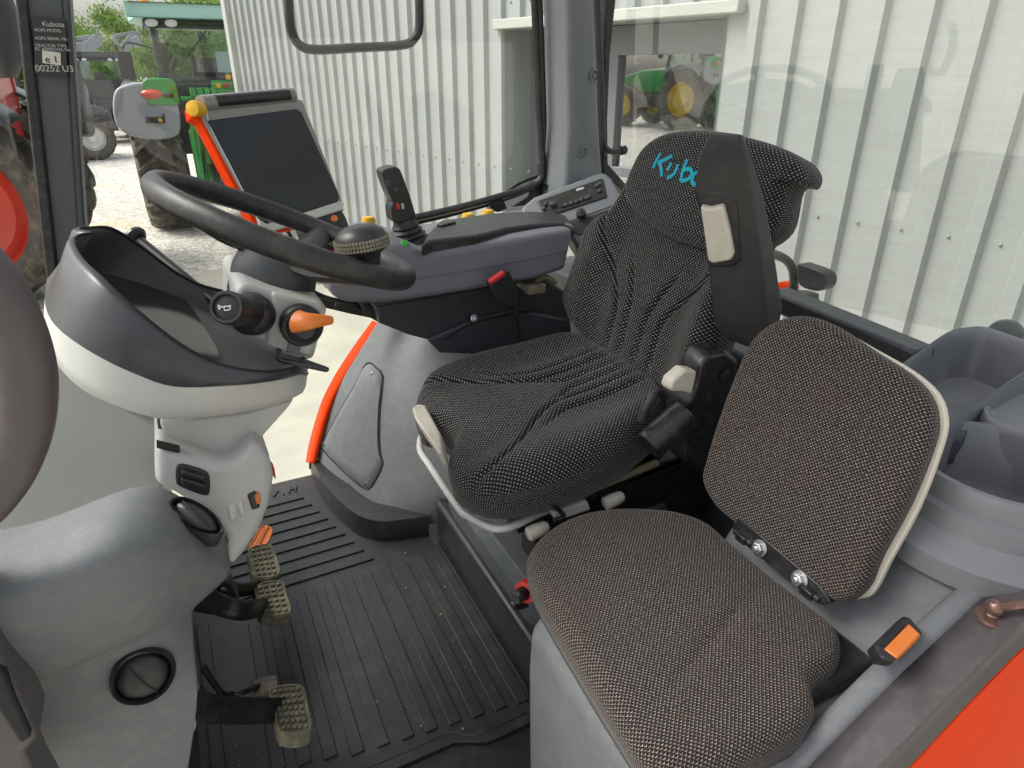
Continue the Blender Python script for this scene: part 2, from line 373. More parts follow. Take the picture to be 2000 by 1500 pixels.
M().bar(WP(win0-.04, wz0-.02, .03), WP(win1+.04, wz0-.02, .03), .12, .04).obj('sill', TRIM, bld, bevel=.005)
SCREW = surf('weathered screw', (.30, .31, .29), .5, dscale=50)
def screw(p, r=.0065):
    me = M(); me.lathe([(r*1.25, 0), (r*1.25, .003), (r*.8, .003), (r*.75, .009), (r*.3, .011)], p, w_n, 10); return me
first = None
zs = CAM_H-.195*DW
for row in (zs, CAM_H+.128*DW):
    for k in range(-7, 43):
        s = ph+(k+.28)*PITCH_R
        if not (S0 < s < S_END) or (row > zs and not (win0-.1 < s < win1+.1)): continue
        if first is None:
            first = screw(WP(0, 0, 0)).obj('screw', SCREW, bld); c = first; off0 = WP(0, 0, 0)
        else:
            c = first.copy(); sc.collection.objects.link(c); c.parent = bld
        c.location = WP(s, row, .001)-WP(0, 0, 0)

# ------------------------------------------------------------------ trees
LEAF = None
def leaf_mat(name, a, b):
    m, t, p, o = nodes(name)
    g_ = N(t, 'ShaderNodeNewGeometry'); tc = N(t, 'ShaderNodeTexCoord').outputs['Object']
    n = N(t, 'ShaderNodeTexNoise', i_Scale=1.1, i_Detail=5); t.links.new(tc, n.inputs['Vector'])
    f = math_(t, 'ADD', math_(t, 'MULTIPLY', ramp(t, n.outputs[0], .35, .65), .6), math_(t, 'MULTIPLY', g_.outputs['Random Per Island'], .4))
    t.links.new(mix_rgb(t, f, a, b), p.inputs['Base Color']); p.inputs['Roughness'].default_value = .6
    p.inputs['Transmission Weight'].default_value = 0
    tl = N(t, 'ShaderNodeBsdfTranslucent'); t.links.new(mix_rgb(t, f, a, b), tl.inputs[0])
    mx = N(t, 'ShaderNodeMixShader'); mx.inputs[0].default_value = .35
    t.links.new(p.outputs[0], mx.inputs[1]); t.links.new(tl.outputs[0], mx.inputs[2]); t.links.new(mx.outputs[0], o.inputs[0])
    return m
LEAFM = leaf_mat('spring foliage', (.07, .15, .02), (.26, .40, .07))
BARK = surf('bark', (.09, .07, .05), .9, .4, 30, .3, dscale=2)
def make_tree(h, r, seed):
    rnd = random.Random(seed)
    t = thing('leafy_tree', 'leafy green tree in the row behind the parked tractors', 'tree', (0, 0, 0), 'trees behind the tractor yard')
    tr = M(); tr.tube([(0, 0, 0), (.1, 0, h*.25), (0, .1, h*.5), (.1, 0, h*.8)], lambda k: .3*(1-k)+.05, 8, 4)
    cl = []
    for i in range(26):
        a = rnd.uniform(0, 6.28); zz = h*rnd.uniform(.22, .98); rr = r*math.sqrt(max(.05, 1-((zz/h-.5)/.56)**2))*rnd.uniform(.35, .95)
        c = V((math.cos(a)*rr, math.sin(a)*rr, zz)); cl.append((c, r*rnd.uniform(.28, .5)))
        tr.tube([(0, 0, zz*.6), c*.5+V((0, 0, zz*.35)), c], lambda k: .08*(1-k)+.02, 5, 2)
    tr.obj('trunk', BARK, t)
    lf = M(); vs = []; fs = []
    for c, cr in cl:
        for i in range(300):
            d = V((rnd.gauss(0, 1), rnd.gauss(0, 1), rnd.gauss(0, .8))); d = d.normalized()*cr*rnd.uniform(.45, 1.08)
            p = c+d; nrm = (d.normalized()+V((rnd.gauss(0, .6), rnd.gauss(0, .6), rnd.gauss(.3, .6)))).normalized()
            u = nrm.orthogonal().normalized(); u = Matrix.Rotation(rnd.uniform(0, 6.28), 3, nrm) @ u; q = nrm.cross(u); s = rnd.uniform(.10, .2)
            k = len(vs); vs += [p-u*s, p-q*s*.55, p+u*s, p+q*s*.55]; fs.append((k, k+1, k+2, k+3))
    lf.v = vs; lf.f = fs; lf.obj('crown', LEAFM, t, fix=False)
    return t
TR = [make_tree(9.5, 3.6, 1), make_tree(8, 3.4, 2), make_tree(11, 4.0, 3)]
spots = [(60, 52, 0, .55), (168, 48, 1, .56), (248, 56, 2, .54), (320, 50, 0, .62), (400, 54, 1, .85), (470, 50, 2, .62), (-40, 50, 1, .8), (-130, 46, 2, .7), (212, 38, 1, .38), (130, 44, 0, .5)]
used = set()
for px, dist, k, s in spots:
    d = ray(px, 100); d.z = 0; d.normalize()
    if k in used: t = copy_tree(TR[k])
    else: t = TR[k]; used.add(k)
    t.location = d*dist; t.rotation_euler.z = random.uniform(0, 6.28); t.scale = (s,)*3
# reflected trees on the other side of the yard, seen in glass
for a, dist, k, s in ((-150, 40, 0, .9), (-135, 44, 2, .9), (-165, 42, 1, 1.0), (175, 40, 2, .8), (-118, 46, 1, .9)):
    t = copy_tree(TR[k]); t.location = (math.sin(R_(a))*dist, math.cos(R_(a))*dist, 0); t.scale = (s,)*3

# ------------------------------------------------------------------ parked tractors
RIMK = [1.0]
def wheel(t, c, r, wd, rim, name='wheel', lugs=20, side=1):
    """tyre and rim about the local x axis"""
    ty = M(); h = wd/2
    ty.lathe([(r*.56*RIMK[0], -h*.72), (r*(.66 if RIMK[0] == 1 else .76), -h*.95), (r*.82, -h), (r*.925, -h*.86), (r*.95, -h*.4), (r*.95, h*.4), (r*.925, h*.86), (r*.82, h), (r*(.66 if RIMK[0] == 1 else .76), h*.95), (r*.56*RIMK[0], h*.72)], c, (1, 0, 0), 48, False)
    c = V(c)
    for i in range(lugs):
        for sd_ in (-1, 1):
            a = 2*math.pi*(i+(.5 if sd_ > 0 else 0))/lugs
            pts = []
            for q in range(6):                      # lug sweeps from the centre line out over the shoulder
                k = q/5; aa = a+k*.30; x = sd_*h*(-.04+1.0*k); rr = r*(.955 if k < .75 else .955-(k-.75)*.30)
                pts.append((x, aa, rr))
            wl = .052
            ring = []
            for x, aa, rr in pts:
                o2 = []
                for da, dr in ((-wl, -.02*r), (-wl*.7, .07*r), (wl*.7, .07*r), (wl, -.02*r)):
                    o2.append(c+V((x, math.cos(aa+da)*(rr+dr), math.sin(aa+da)*(rr+dr))))
                ring.append(o2)
            ty.loft(ring)
    o = ty.obj(name, TREAD, t, ang=40)
    rm = M(); s = side; tr_ = r; r = r*RIMK[0]
    rm.lathe([(r*.60, -h*.74), (r*.57, -h*.70), (r*.53, -h*.3), (r*.53, h*.3), (r*.57, h*.70), (r*.60, h*.74)], c, (1, 0, 0), 40, False)
    rm.lathe([(r*.54, s*h*.15), (r*.45, s*h*.30), (r*.30, s*h*.02), (r*.20, s*h*.05), (r*.18, s*h*.35), (r*.10, s*h*.40), (.001, s*h*.40)], c, (1, 0, 0), 40, False)
    for i in range(8):
        a = i*math.pi/4; rm.lathe([(.02, 0), (.02, .03*s)], c+V((s*h*.05, math.cos(a)*r*.24, math.sin(a)*r*.24)), (s, 0, 0), 8)
    rm.obj('rim', rim, o); return o
def rbox(x0, x1, y0, y1, z0, z1): return M().box(((x0+x1)/2, (y0+y1)/2, (z0+z1)/2), (x1-x0, y1-y0, z1-z0))
def tractor(name, label, body, fend, rim, roof, rear='full', group=None, R=.98, cabw=.72):
    t = thing(name, label, 'tractor', (0, 0, 0), group)
    W = .95; wd = .74
    wheel(t, (-W, 0, R), R, wd, rim, side=-1); wheel(t, (W, 0, R), R, wd, rim, side=1)
    wheel(t, (-W+.03, 2.75, .72), .72, .5, rim, 'wheel', 18, -1); wheel(t, (W-.03, 2.75, .72), .72, .5, rim, 'wheel', 18, 1)
    # fenders: wide rounded shell over the wheel
    for s in (-1, 1):
        prof_ = []
        for k in range(15):
            a = R_(44+k*86/14); prof_.append((-math.cos(a)*1.10, R+math.sin(a)*1.16))
        m = M(); rings = []
        for y, z in prof_:
            y2 = max(y, -1.02) if z < R+.55 else y
            rings.append([V((s*(W+x), y2, z+d)) for x, d in zip([-.30, -.28, -.24, 0, .36, .42], [0, .01, .015, .02, 0, -.05])])
        m.loft(rings, False)
        # rear skirt of the fender, a broad rounded panel
        pts = [(-.34, 1.62), (-.37, 2.05), (-.30, 2.22), (-.05, 2.27), (.22, 2.25), (.42, 2.14), (.50, 1.80), (.42, 1.60), (.15, 1.50), (-.17, 1.50)]
        fo = m.obj('fender', fend, t, solid=.03)
        sk = spline([(s*(W+x), -1.10-.05*(1-abs(x)), z) for x, z in pts], 4, True)
        M().prism(sk, (0, .14, 0)).obj('fender_skirt', fend, t, bevel=.04, seg=3)
        if rear == 'full':
            tp = spline([(s*(W+x), -1.17, z) for x, z in [(-.33, 2.00), (-.36, 2.12), (-.28, 2.26), (0, 2.33), (.25, 2.31), (.33, 2.15), (.30, 2.0), (.02, 1.95)]], 4, True)
            if s < 0: tp = spline([(-W+x, -1.17, z) for x, z in [(-.02, 1.99), (-.05, 2.16), (.0, 2.30), (.25, 2.32), (.38, 2.28), (.40, 2.08), (.38, 1.97), (.15, 1.96)]], 4, True)
            M().prism(tp, (0, .34, 0)).obj('fender_corner', body, t, bevel=.03, seg=3)
            lm = M(); lm.lathe([(.001, -.045), (.07, -.03), (.105, 0), (.11, .02)], (0, 0, 0), (0, 1, 0), 24); lm.v = [V((s*W+p.x*1.35*1.0+(.05 if s < 0 else 0), p.y-1.19, p.z*.62+2.11)) for p in lm.v]
            lm.obj('tail_light', TAIL, t)
            M().box((s*W+.27, -1.18, 2.09), (.13, .02, .05)).obj('reflector', G_BLACK, t, bevel=.005)
            ph_ = M(); ph_.box((s*W+.03, -1.165, 1.76), (.26, .03, .08)); ph_.box((s*W+.15, -1.17, 1.80), (.02, .03, .10)); ph_.obj('switch_panel', G_BLACK, t, bevel=.01)
            M().box((s*W+.09, -1.185, 1.76), (.05, .02, .05)).obj('switch', YELLOW, t, bevel=.005)
    # cab
    cb = M(); cw = cabw
    posts = [((-cw, -.45, 1.55), (-cw+.02, -.52, 3.05)), ((cw, -.45, 1.55), (cw-.02, -.52, 3.05)), ((-cw, 1.15, 1.5), (-cw+.1, .95, 3.05)), ((cw, 1.15, 1.5), (cw-.1, .95, 3.05))]
    for a, b in posts: cb.bar(a, b, .075, .075, (0, 1, 0))
    for s in (-1, 1): cb.bar((s*cw, -.45, 1.6), (s*cw, 1.15, 1.5), .06, .08)
    cb.bar((-cw, 1.15, 1.75), (cw, 1.15, 1.75), .08, .4); cb.bar((-cw, -.50, 3.04), (cw, -.50, 3.04), .06, .09)
    pts = [(-cw-.02, -.47, 2.42)]+[(-cw+2*cw*k/8, -.50, 2.40-.07*math.sin(math.pi*k/8)) for k in range(9)]+[(cw+.02, -.47, 2.42), (cw+.02, -.47, 1.2), (-cw-.02, -.47, 1.2)]
    cb.prism(pts, (0, .12, 0)); cb.obj('cab', TGREY if rear != 'red' else body, t, bevel=.012)
    gl = M()
    gl.add([(-cw+.02, -.50, 2.40), (cw-.02, -.50, 2.40), (cw-.02, -.53, 3.0), (-cw+.02, -.53, 3.0)], [(0, 1, 2, 3)])
    gl.add([(-cw+.02, 1.15, 1.9), (cw-.02, 1.15, 1.9), (cw-.1, .95, 3.0), (-cw+.1, .95, 3.0)], [(0, 1, 2, 3)])
    for s in (-1, 1): gl.add([(s*cw, -.45, 1.6), (s*cw, 1.15, 1.55), (s*(cw-.08), .95, 3.0), (s*(cw-.02), -.52, 3.0)], [(0, 1, 2, 3)])
    gl.obj('window', GLASS_T, t, fix=False)
    rf = M(); rf.prism(spline([(-cw-.16, -.70, 3.12), (cw+.16, -.70, 3.12), (cw+.2, -.55, 3.12), (cw+.14, 1.25, 3.12), (-cw-.14, 1.25, 3.12), (-cw-.2, -.55, 3.12)], 4, True), (0, 0, .2)); rf.obj('roof', roof, t, bevel=.06, seg=4)
    M().box((0, .2, 3.08), (cw*2+.18, 1.55, .08)).obj('roof_lining', G_BLACK, t, bevel=.03)
    st = M(); st.box((0, .1, 1.95), (.5, .5, .14)); st.box((0, -.14, 2.3), (.48, .14, .62)); st.tube([(.0, .95, 2.3), (.0, .75, 2.5)], .03, 8, 1)
    st.lathe([(.2, -.015), (.215, 0), (.2, .015)], (0, .7, 2.52), (0, -.5, 1), 20, False); st.obj('seat', G_BLACK, t, bevel=.03)
    for x in (-cw+.02, -cw+.28, cw-.28, cw-.02):
        lm = M(); lm.lathe([(.001, -.03), (.06, -.02), (.075, 0), (.075, .05)], (0, 0, 0), (0, 1, 0), 20); lm.v = [V((x+p.x*1.15, p.y-.70, p.z*.75+3.06)) for p in lm.v]; lm.obj('work_light', LAMP, t)
    M().lathe([(.06, 0), (.065, .06), (.05, .12), (.02, .15)], (-cw-.02, -.5, 3.31), (0, 0, 1), 16).obj('beacon', AMBER, t)
    # rear transmission, hitch, hood
    M().box((0, .3, 1.0), (.75, 1.5, .65)).obj('transmission', TGREY, t, bevel=.04)
    hd = M(); hd.loft([[V((x*wd_, y, zb if q < 2 else zt)) for q, x in enumerate((-1, 1, 1, -1))] for y, wd_, zb, zt in ((1.2, .42, 1.2, 1.98), (2.4, .42, 1.15, 1.92), (3.3, .38, 1.1, 1.72), (3.6, .30, 1.1, 1.5))]); hd.obj('hood', body, t, bevel=.07, seg=3)
    M().box((0, 2.6, .9), (.5, 1.9, .5)).obj('front_frame', TGREY, t, bevel=.05)
    hc = body if rear == 'full' else TGREY
    for s in ((-1, 1) if rear != 'red' else ()):
        hi = M()
        hi.bar((s*.42, -.35, .80), (s*.46, -1.25, .62), .07, .11); hi.bar((s*.40, -.45, 1.95), (s*.45, -.95, .78), .07, .07, (0, 1, 0))
        hi.bar((s*.34, -.30, 1.62), (s*.42, -.78, 1.55), .10, .12); hi.tube([(s*.45, -.78, 1.58), (s*.46, -1.0, .72)], .045, 8, 1)
        if rear == 'full':
            hi.bar((s*.30, -.40, 1.55), (s*.30, -.55, .75), .09, .10, (0, 1, 0)); hi.bar((s*.46, -1.0, .72), (s*.28, -.62, .95), .05, .09); hi.tube([(s*.36, -.72, 1.75), (s*.40, -.86, 1.2), (s*.43, -.96, .8)], .035, 8, 2); hi.box((s*.44, -1.2, .66), (.12, .16, .16)); hi.box((s*.24, -.6, 1.15), (.16, .14, .22))
        hi.obj('hitch_arm', hc, t, bevel=.012)
    if rear == 'full':
        tl = M(); tl.tube([(0, -.45, 1.3), (0, -.85, .9)], .04, 10, 1); tl.box((0, -.5, 1.3), (.14, .12, .2)); tl.box((0, -.55, .55), (.3, .3, .25)); tl.obj('top_link', GREEN, t, bevel=.01)
        vb = M()
        for k in range(5): vb.box((-.32+k*.1, -.72, 2.12), (.085, .16, .13))
        vb.box((.12, -.70, 2.20), (.30, .16, .17)); vb.box((0, -.66, 2.03), (1.0, .16, .06)); vb.box((0.05, -.62, 1.55), (.6, .16, .3)); vb.obj('valve_block', GREEN, t, bevel=.012)
        for x, z, mm in ((.06, 2.21, YELLOW), (.18, 2.21, RED), (.22, 2.33, YELLOW), (.02, 1.35, YELLOW)): M().box((x, -.80, z), (.07, .05, .07)).obj('coupler', mm, t, bevel=.01)
        hs = M()
        for k in range(7): hs.tube([(-.3+k*.1, -.7, 1.5), (-.25+k*.08, -.95, 1.2+.05*(k % 3)), (-.2+k*.05, -.6, .85)], .014, 6, 4)
        hs.obj('hose', RUBBER, t)
        M().tube([(.05, -.54, 2.98), (-.2, -.56, 2.72), (-.42, -.55, 2.5)], .008, 6, 1).obj('wiper', G_BLACK, t)
        M().box((.30, -.35, 2.55), (.34, .03, .30)).obj('paper', plain('paper sheet', (.45, .62, .66), .7), t)
    elif rear == 'far':
        tl = M(); tl.box((0, -.45, 1.45), (.7, .3, .35)); tl.tube([(0, -.45, 1.35), (0, -.95, .85)], .05, 8, 1); tl.box((0, -.7, .6), (.35, .4, .25))
        for k in range(6): tl.tube([(-.3+k*.12, -.6, 1.5), (-.28+k*.1, -.9, 1.1), (-.2+k*.07, -.5, .8)], .025, 6, 3)
        tl.obj('rear_linkage', TGREY, t, bevel=.02)
    for s in (-1, 1):
        mr = M(); mr.tube([(s*(cw-.05), 1.0, 2.75), (s*(cw+.35), 1.05, 2.85), (s*(cw+.45), 1.05, 2.75)], .02, 6, 3); mr.box((s*(cw+.45), 1.05, 2.5), (.22, .06, .42)); mr.obj('mirror', G_BLACK, t, bevel=.02)
    return t
def place(t, x, y, head):       # head: angle of the tractor's forward from +Y, clockwise
    t.location = (x, y, 0); t.rotation_euler.z = -R_(head)
jd = tractor('green_tractor', 'large green tractor seen from behind, muddy tyre and grey fender, left of the building corner', GREEN, GREYF, RIMY, TEAL)
place(jd, 1.0, 12.95, 0)
jr = copy_tree(jd); tag(jr, 'second green tractor with yellow wheels, mirrored in the building window')
place(jr, -4.2, 11.5, 60)      # moved below, where the window shows it
gt = tractor('grey_tractor', 'charcoal tractor with grey fenders seen from behind, farthest back beside the trees', TSILV, TSILV, RIMW, TGREY, 'far')
g0 = P(212, 277, Z=0); place(gt, g0.x+.25, g0.y, -4); gt.scale = (.92,)*3
wt = tractor('grey_tractor', 'half hidden tractor with pale wheel rims behind the front pillar', TGREY, TSILV, RIMW, BLUEP, 'far')
g1 = P(95, 318, Z=0); place(wt, g1.x-1.2, g1.y+.6, 80); wt.scale = (.85,)*3
RIMK[0] = 1.25
rt = tractor('red_tractor', 'red tractor with a red wheel rim at the left edge, beyond the windscreen', REDP, TGREY, surf('red rim paint', (.62, .045, .02), .35, 0, 1, .05, dscale=3), REDP, 'red')
RIMK[0] = 1.0
g2 = P(-78, 415, Z=1.03); place(rt, g2.x, g2.y+1.0, -86); rt.scale = (1.08,)*3
# mirror tractor: reflected across the pane so the window shows its side
pane_o = WP(0, 0, b_in-.012)
tgt = ray(1368, 208); hitp = PL(1368, 208, pane_o, w_n); dr = tgt.normalized(); rf_ = dr-w_n*2*dr.dot(w_n)
mp_ = hitp+rf_*((.95-hitp.z)/rf_.z) if rf_.z < 0 else hitp+rf_*9
head = math.degrees(math.atan2(w_d.x, w_d.y))
jr.location = (mp_.x, mp_.y, 0); jr.scale = (1.3,)*3
jr.rotation_euler.z = -R_(head)
# loader arms behind the tractors
ld = thing('front_loader', 'dark grey loader boom raised above the far tractors, beside the pillar', 'loader', tuple(P(165, 262, Z=0)))
lo = P(165, 262, Z=0); dist_l = lo.length
def LP(px, py): r = ray(px, py); r = r/math.hypot(r.x, r.y); return CO+r*math.hypot(lo.x, lo.y)
bm_ = M(); bm_.bar(LP(166, 128), LP(157, 85), .35, .45, (0, 1, 0)); bm_.bar(LP(156, 104), LP(192, 78), .3, .42); bm_.bar(LP(150, 76), LP(192, 70), .2, .15); bm_.bar(LP(192, 68), LP(194, 90), .2, .2, (0, 1, 0)); bm_.bar(LP(148, 92), LP(186, 84), .25, .3)
bm_.bar(LP(166, 128), LP(167, 262), .3, .3, (0, 1, 0)); bm_.obj('boom', TSILV, ld, bevel=.02)
ldr = thing('front_loader', 'pale loader arm frame just left of the green tractor cab', 'loader', tuple(P(250, 268, Z=0)))
lo = P(250, 268, Z=0)
bm_ = M(); bm_.bar(LP(222, 70), LP(274, 63), .12, .12); bm_.bar(LP(222, 70), LP(232, 100), .12, .1, (0, 1, 0)); bm_.bar(LP(240, 96), LP(262, 72), .3, .3); bm_.bar(LP(258, 84), LP(275, 80), .5, .35); bm_.bar(LP(246, 96), LP(252, 268), .2, .2, (0, 1, 0)); bm_.obj('boom', TSILV, ldr, bevel=.02)
mm = M(); mm.bar(LP(225, 88), LP(236, 122), .1, .5, (0, 1, 0)); mm.obj('mirror', G_BLACK, ldr, bevel=.02)

# ------------------------------------------------------------------ helpers that use surfaces already built
from mathutils.bvhtree import BVHTree
def bvh_of(*objs):
    vs = []; fs = []
    for o in objs:
        k = len(vs); b = BASE.get(o.name, V((0, 0, 0))); vs += [v.co+b for v in o.data.vertices]; fs += [[i+k for i in p.vertices] for p in o.data.polygons]
    return BVHTree.FromPolygons(vs, fs)
def HIT(bvh, px, py, lift=.001):
    p, n, i, d = bvh.ray_cast(CO, ray(px, py).normalized())
    if p is None: return None
    if n.dot(ray(px, py)) > 0: n = -n
    return p+n*lift
def text(s, o, x, y, size, mat, parent, name='lettering', ext=.0004, shear=0, align='LEFT'):
    c = bpy.data.curves.new('t', 'FONT'); c.body = s; c.size = size; c.extrude = ext; c.shear = shear; c.align_x = align
    ob = bpy.data.objects.new('t', c); sc.collection.objects.link(ob); dg = bpy.context.evaluated_depsgraph_get(); dg.update()
    me = bpy.data.meshes.new_from_object(ob.evaluated_get(dg)); bpy.data.objects.remove(ob); me.name = name
    x = V(x).normalized(); y = (V(y)-x*V(y).dot(x)).normalized(); z = x.cross(y); base = BASE.get(parent.name, V((0, 0, 0)))
    for v in me.vertices: v.co = V(o)+x*v.co.x+y*v.co.y+z*v.co.z-base
    me.materials.clear(); me.materials.append(mat); r = bpy.data.objects.new(name, me); sc.collection.objects.link(r); r.parent = parent; BASE[r.name] = base; return r
INK = plain('white print', (.5, .5, .49), .5)
GROOVE = plain('panel gap', (.012, .012, .014), .7)
def strip_on(bvh, pts, r, mat, name, parent, lift=.0015, seg=3, n=6, closed=False, flat=.35):
    hs = [HIT(bvh, x, y, lift) for x, y in pts]; hs = [h for h in hs if h]
    return M().tube(hs, r, n, seg, closed).obj(name, mat, parent)

# ------------------------------------------------------------------ cab shell
ROOF = True
cab = thing('tractor_cab', 'grey and orange cab shell with slate pillars and clear glass round the seats', 'tractor cab', (.3, 1.1, 1.2))
fl = M(); fl.box((.40, 1.235, 1.165), (1.6, 1.43, .06)); fl.obj('floor', G_BLACK, cab, bevel=.005)
if ROOF:
    rfm = M(); rfm.box((.38, 1.22, 3.16), (1.44, 1.50, .10)); rfm.obj('roof', G_PALE, cab, bevel=.03)  # unseen cab roof, added for contact shade, cut short to admit light
# front right pillar
pl_ = [(28, -60), (128, -60), (133, 0), (148, 200), (164, 450), (172, 620), (196, 1000), (150, 1020), (101, 525), (70, 260), (40, 20)]
fp = M(); fp.prism(PS(pl_, Y=1.75), (0, .10, 0)); fpo = fp.obj('front_pillar', PILLAR, cab, bevel=.014, seg=3)
sl = [(20, -60), (50, -60), (55, 20), (82, 260), (111, 525), (124, 640), (104, 640), (88, 525), (58, 260), (32, 20)]
M().prism(PS(sl, Y=1.738), (0, .09, 0)).obj('pillar_seal', RUBBER, fpo, bevel=.004)
sr = [(118, -60), (131, -60), (136, 0), (151, 200), (167, 450), (175, 620), (163, 620), (153, 450), (138, 200), (122, 0)]
M().prism(PS(sr, Y=1.744), (0, .09, 0)).obj('pillar_edge', G_DARK, fpo, bevel=.004)
pq = PS([(65, 32), (128, 38), (131, 154), (68, 143)], Y=1.7335)
plate = M(); plate.prism(pq, (0, .005, 0)); plo = plate.obj('approval_plate', surf('black label film', (.025, .025, .028), .35, dscale=9), fpo)
ux_ = (pq[1]-pq[0]).normalized(); uy_ = (pq[0]-pq[3]).normalized()
def pt_(px, py): return P(px, py, Y=1.7325)
for s_t, px, py, sz in (('Kubota', 83, 51, .0125), ('ROPS MODEL', 68, 61, .0075), ('ROPS SERIAL No', 69, 77, .0075), ('TRACTOR TYPE', 69, 91, .0075), ('EC APPROVAL No', 69, 98, .0075), ('00252 U3', 70, 139, .0165)):
    text(s_t, pt_(px, py), (1, 0, -.02), (.04, 0, 1), sz, INK, plo)
M().prism(PS([(82, 98), (118, 103), (119, 128), (83, 123)], Y=1.7325), (0, .001, 0)).obj('mark_patch', plain('silver print', (.60, .58, .52), .5), plo)
text('e 1', P(89, 122, Y=1.7318), (1, 0, -.04), (.04, 0, 1), .018, plain('black print', (.02, .02, .02), .5), plo)
# exhaust stack outside the windscreen
ex = M(); c0 = P(5, 100, Y=2.2); ex.lathe([(.02, -.06), (.05, -.02), (.066, .08), (.068, .5)], (c0.x-.008, 2.2, c0.z), (-.05, 0, 1), 28); ex.obj('exhaust_stack', G_DARK, cab)
# rear right pillar cover
cp = [(1106, -60), (1165, -60), (1163, 0), (1168, 105), (1175, 280), (1180, 345), (1195, 375), (1100, 400), (1106, 340), (1112, 245), (1109, 0)]
cpm = M(); cpm.prism(PS(cp, Y=1.70), (0, .14, 0)); cpo = cpm.obj('rear_pillar', PILLARL, cab, bevel=.018, seg=4)
M().prism(PS([(1103, -60), (1111, -60), (1110, 0), (1114, 245), (1108, 345), (1102, 345), (1107, 245), (1103, 0)], Y=1.735), (0, .08, 0)).obj('door_seal', RUBBER, cpo)
M().prism(PS([(1186, -60), (1208, -60), (1203, 0), (1192, 110), (1187, 230), (1188, 320), (1232, 370), (1228, 384), (1178, 338), (1178, 230), (1181, 110)], Y=1.76), (0, .09, 0)).obj('window_seal', RUBBER, cpo, bevel=.004)
for px, py in ((1138, 298), (1160, 148)):
    m = M(); m.lathe([(.016, -.001), (.0165, .004), (.013, .005), (.011, -.001)], P(px, py, Y=1.70), (0, -1, 0), 24, False); m.lathe([(.006, 0), (.006, .003), (.003, .004)], P(px, py, Y=1.70), (0, -1, 0), 12); m.obj('screw_boss', PILLARL, cpo)
gh = M(); gh.tube(PS([(1166, -30), (1169, 60), (1175, 180), (1177, 268), (1184, 290), (1200, 297), (1218, 293)], Y=1.64), .0085, 12); e1_ = P(1214, 294, Y=1.64)
gh.lathe([(.009, -.004), (.0125, -.003), (.0125, .012), (.010, .015)], e1_, (1, 0, .1), 20); gh.obj('grab_handle', BLACKM, cab)
# right door: frame tubes, bracket, glass
dY = 1.82
df = M(); df.tube(PS([(1043, -40), (1048, 80), (1054, 220), (1060, 330), (1054, 352), (1035, 366), (990, 380), (900, 405), (800, 428)], Y=dY), .011, 10, 6)
df.tube(PS([(1052, -40), (1057, 80), (1062, 220), (1067, 340)], Y=dY+.03), .009, 8, 3)
df.tube(PS([(1066, 346), (1040, 365), (985, 387), (900, 412), (800, 436)], Y=dY+.02), .010, 8, 4)
df.prism(PS([(1060, 345), (1090, 335), (1105, 325), (1106, 360), (1070, 392), (1035, 400), (1000, 404), (1030, 385)], Y=dY+.01), (0, .03, 0))
df.tube(PS([(985, 378), (1015, 358), (1050, 344)], Y=dY+.03), .005, 6, 3); df.tube(PS([(1065, 362)]*1+[(1066, 363)], Y=dY-.01), .014, 12, 1)
doo = df.obj('door', BLACKM, cab, bevel=.003)
lk = M(); lk.prism(PS([(956, 398), (985, 392), (992, 408), (975, 415), (960, 412)], Y=dY), (0, .03, 0)); lk.obj('latch', BLACKM, doo, bevel=.004)
dg_ = M(); dg_.add([(-.19, 1.90, 1.22), (1.12, 1.90, 1.22), (1.12, 1.86, 2.95), (-.12, 1.86, 2.95)], [(0, 1, 2, 3)]); dg_.obj('door_glass', GLASS_D, doo, fix=False)
gd = M(); gd.tube(PS([(562, -40), (565, 30), (571, 66), (588, 90), (620, 97), (700, 93), (785, 88), (808, 76), (819, 48), (817, -40)], Y=2.02), .0125, 10, 6); gd.obj('side_frame', BLACKM, cab)
ws = M(); ws.add([(-.36, .62, 1.6), (-.30, 1.74, 1.6), (-.21, 1.74, 2.9), (-.27, .62, 2.9)], [(0, 1, 2, 3)]); ws.obj('windscreen', GLASS_D, cab, fix=False)
# rear window, rear ledge
rw = M(); rw.add([(2.05, .20, 1.78), (1.68, 1.05, 1.80), (1.27, 1.74, 1.86), (1.22, 1.74, 2.95), (1.60, 1.05, 2.95), (1.95, .20, 2.95)], [(0, 1, 4, 5), (1, 2, 3, 4)]); rw.obj('rear_window', GLASS_R, cab, fix=False, ang=180)
lm = M(); a_, b_2 = P(1500, 566, X=1.29), P(1789, 687, X=1.29); lm.prism([a_, b_2, b_2+V((0, 0, -.05)), a_+V((0, 0, -.05))], (.07, 0, 0)); lm.obj('rear_ledge', G_DARK, cab, bevel=.008)
rbk = M(); rbk.prism([(1.05, .78, 1.2), (1.05, 1.9, 1.2), (1.05, 1.9, 1.84), (1.05, .78, 1.84)], (.16, 0, 0)); rbk.obj('rear_panel', G_DARK, cab, bevel=.02)
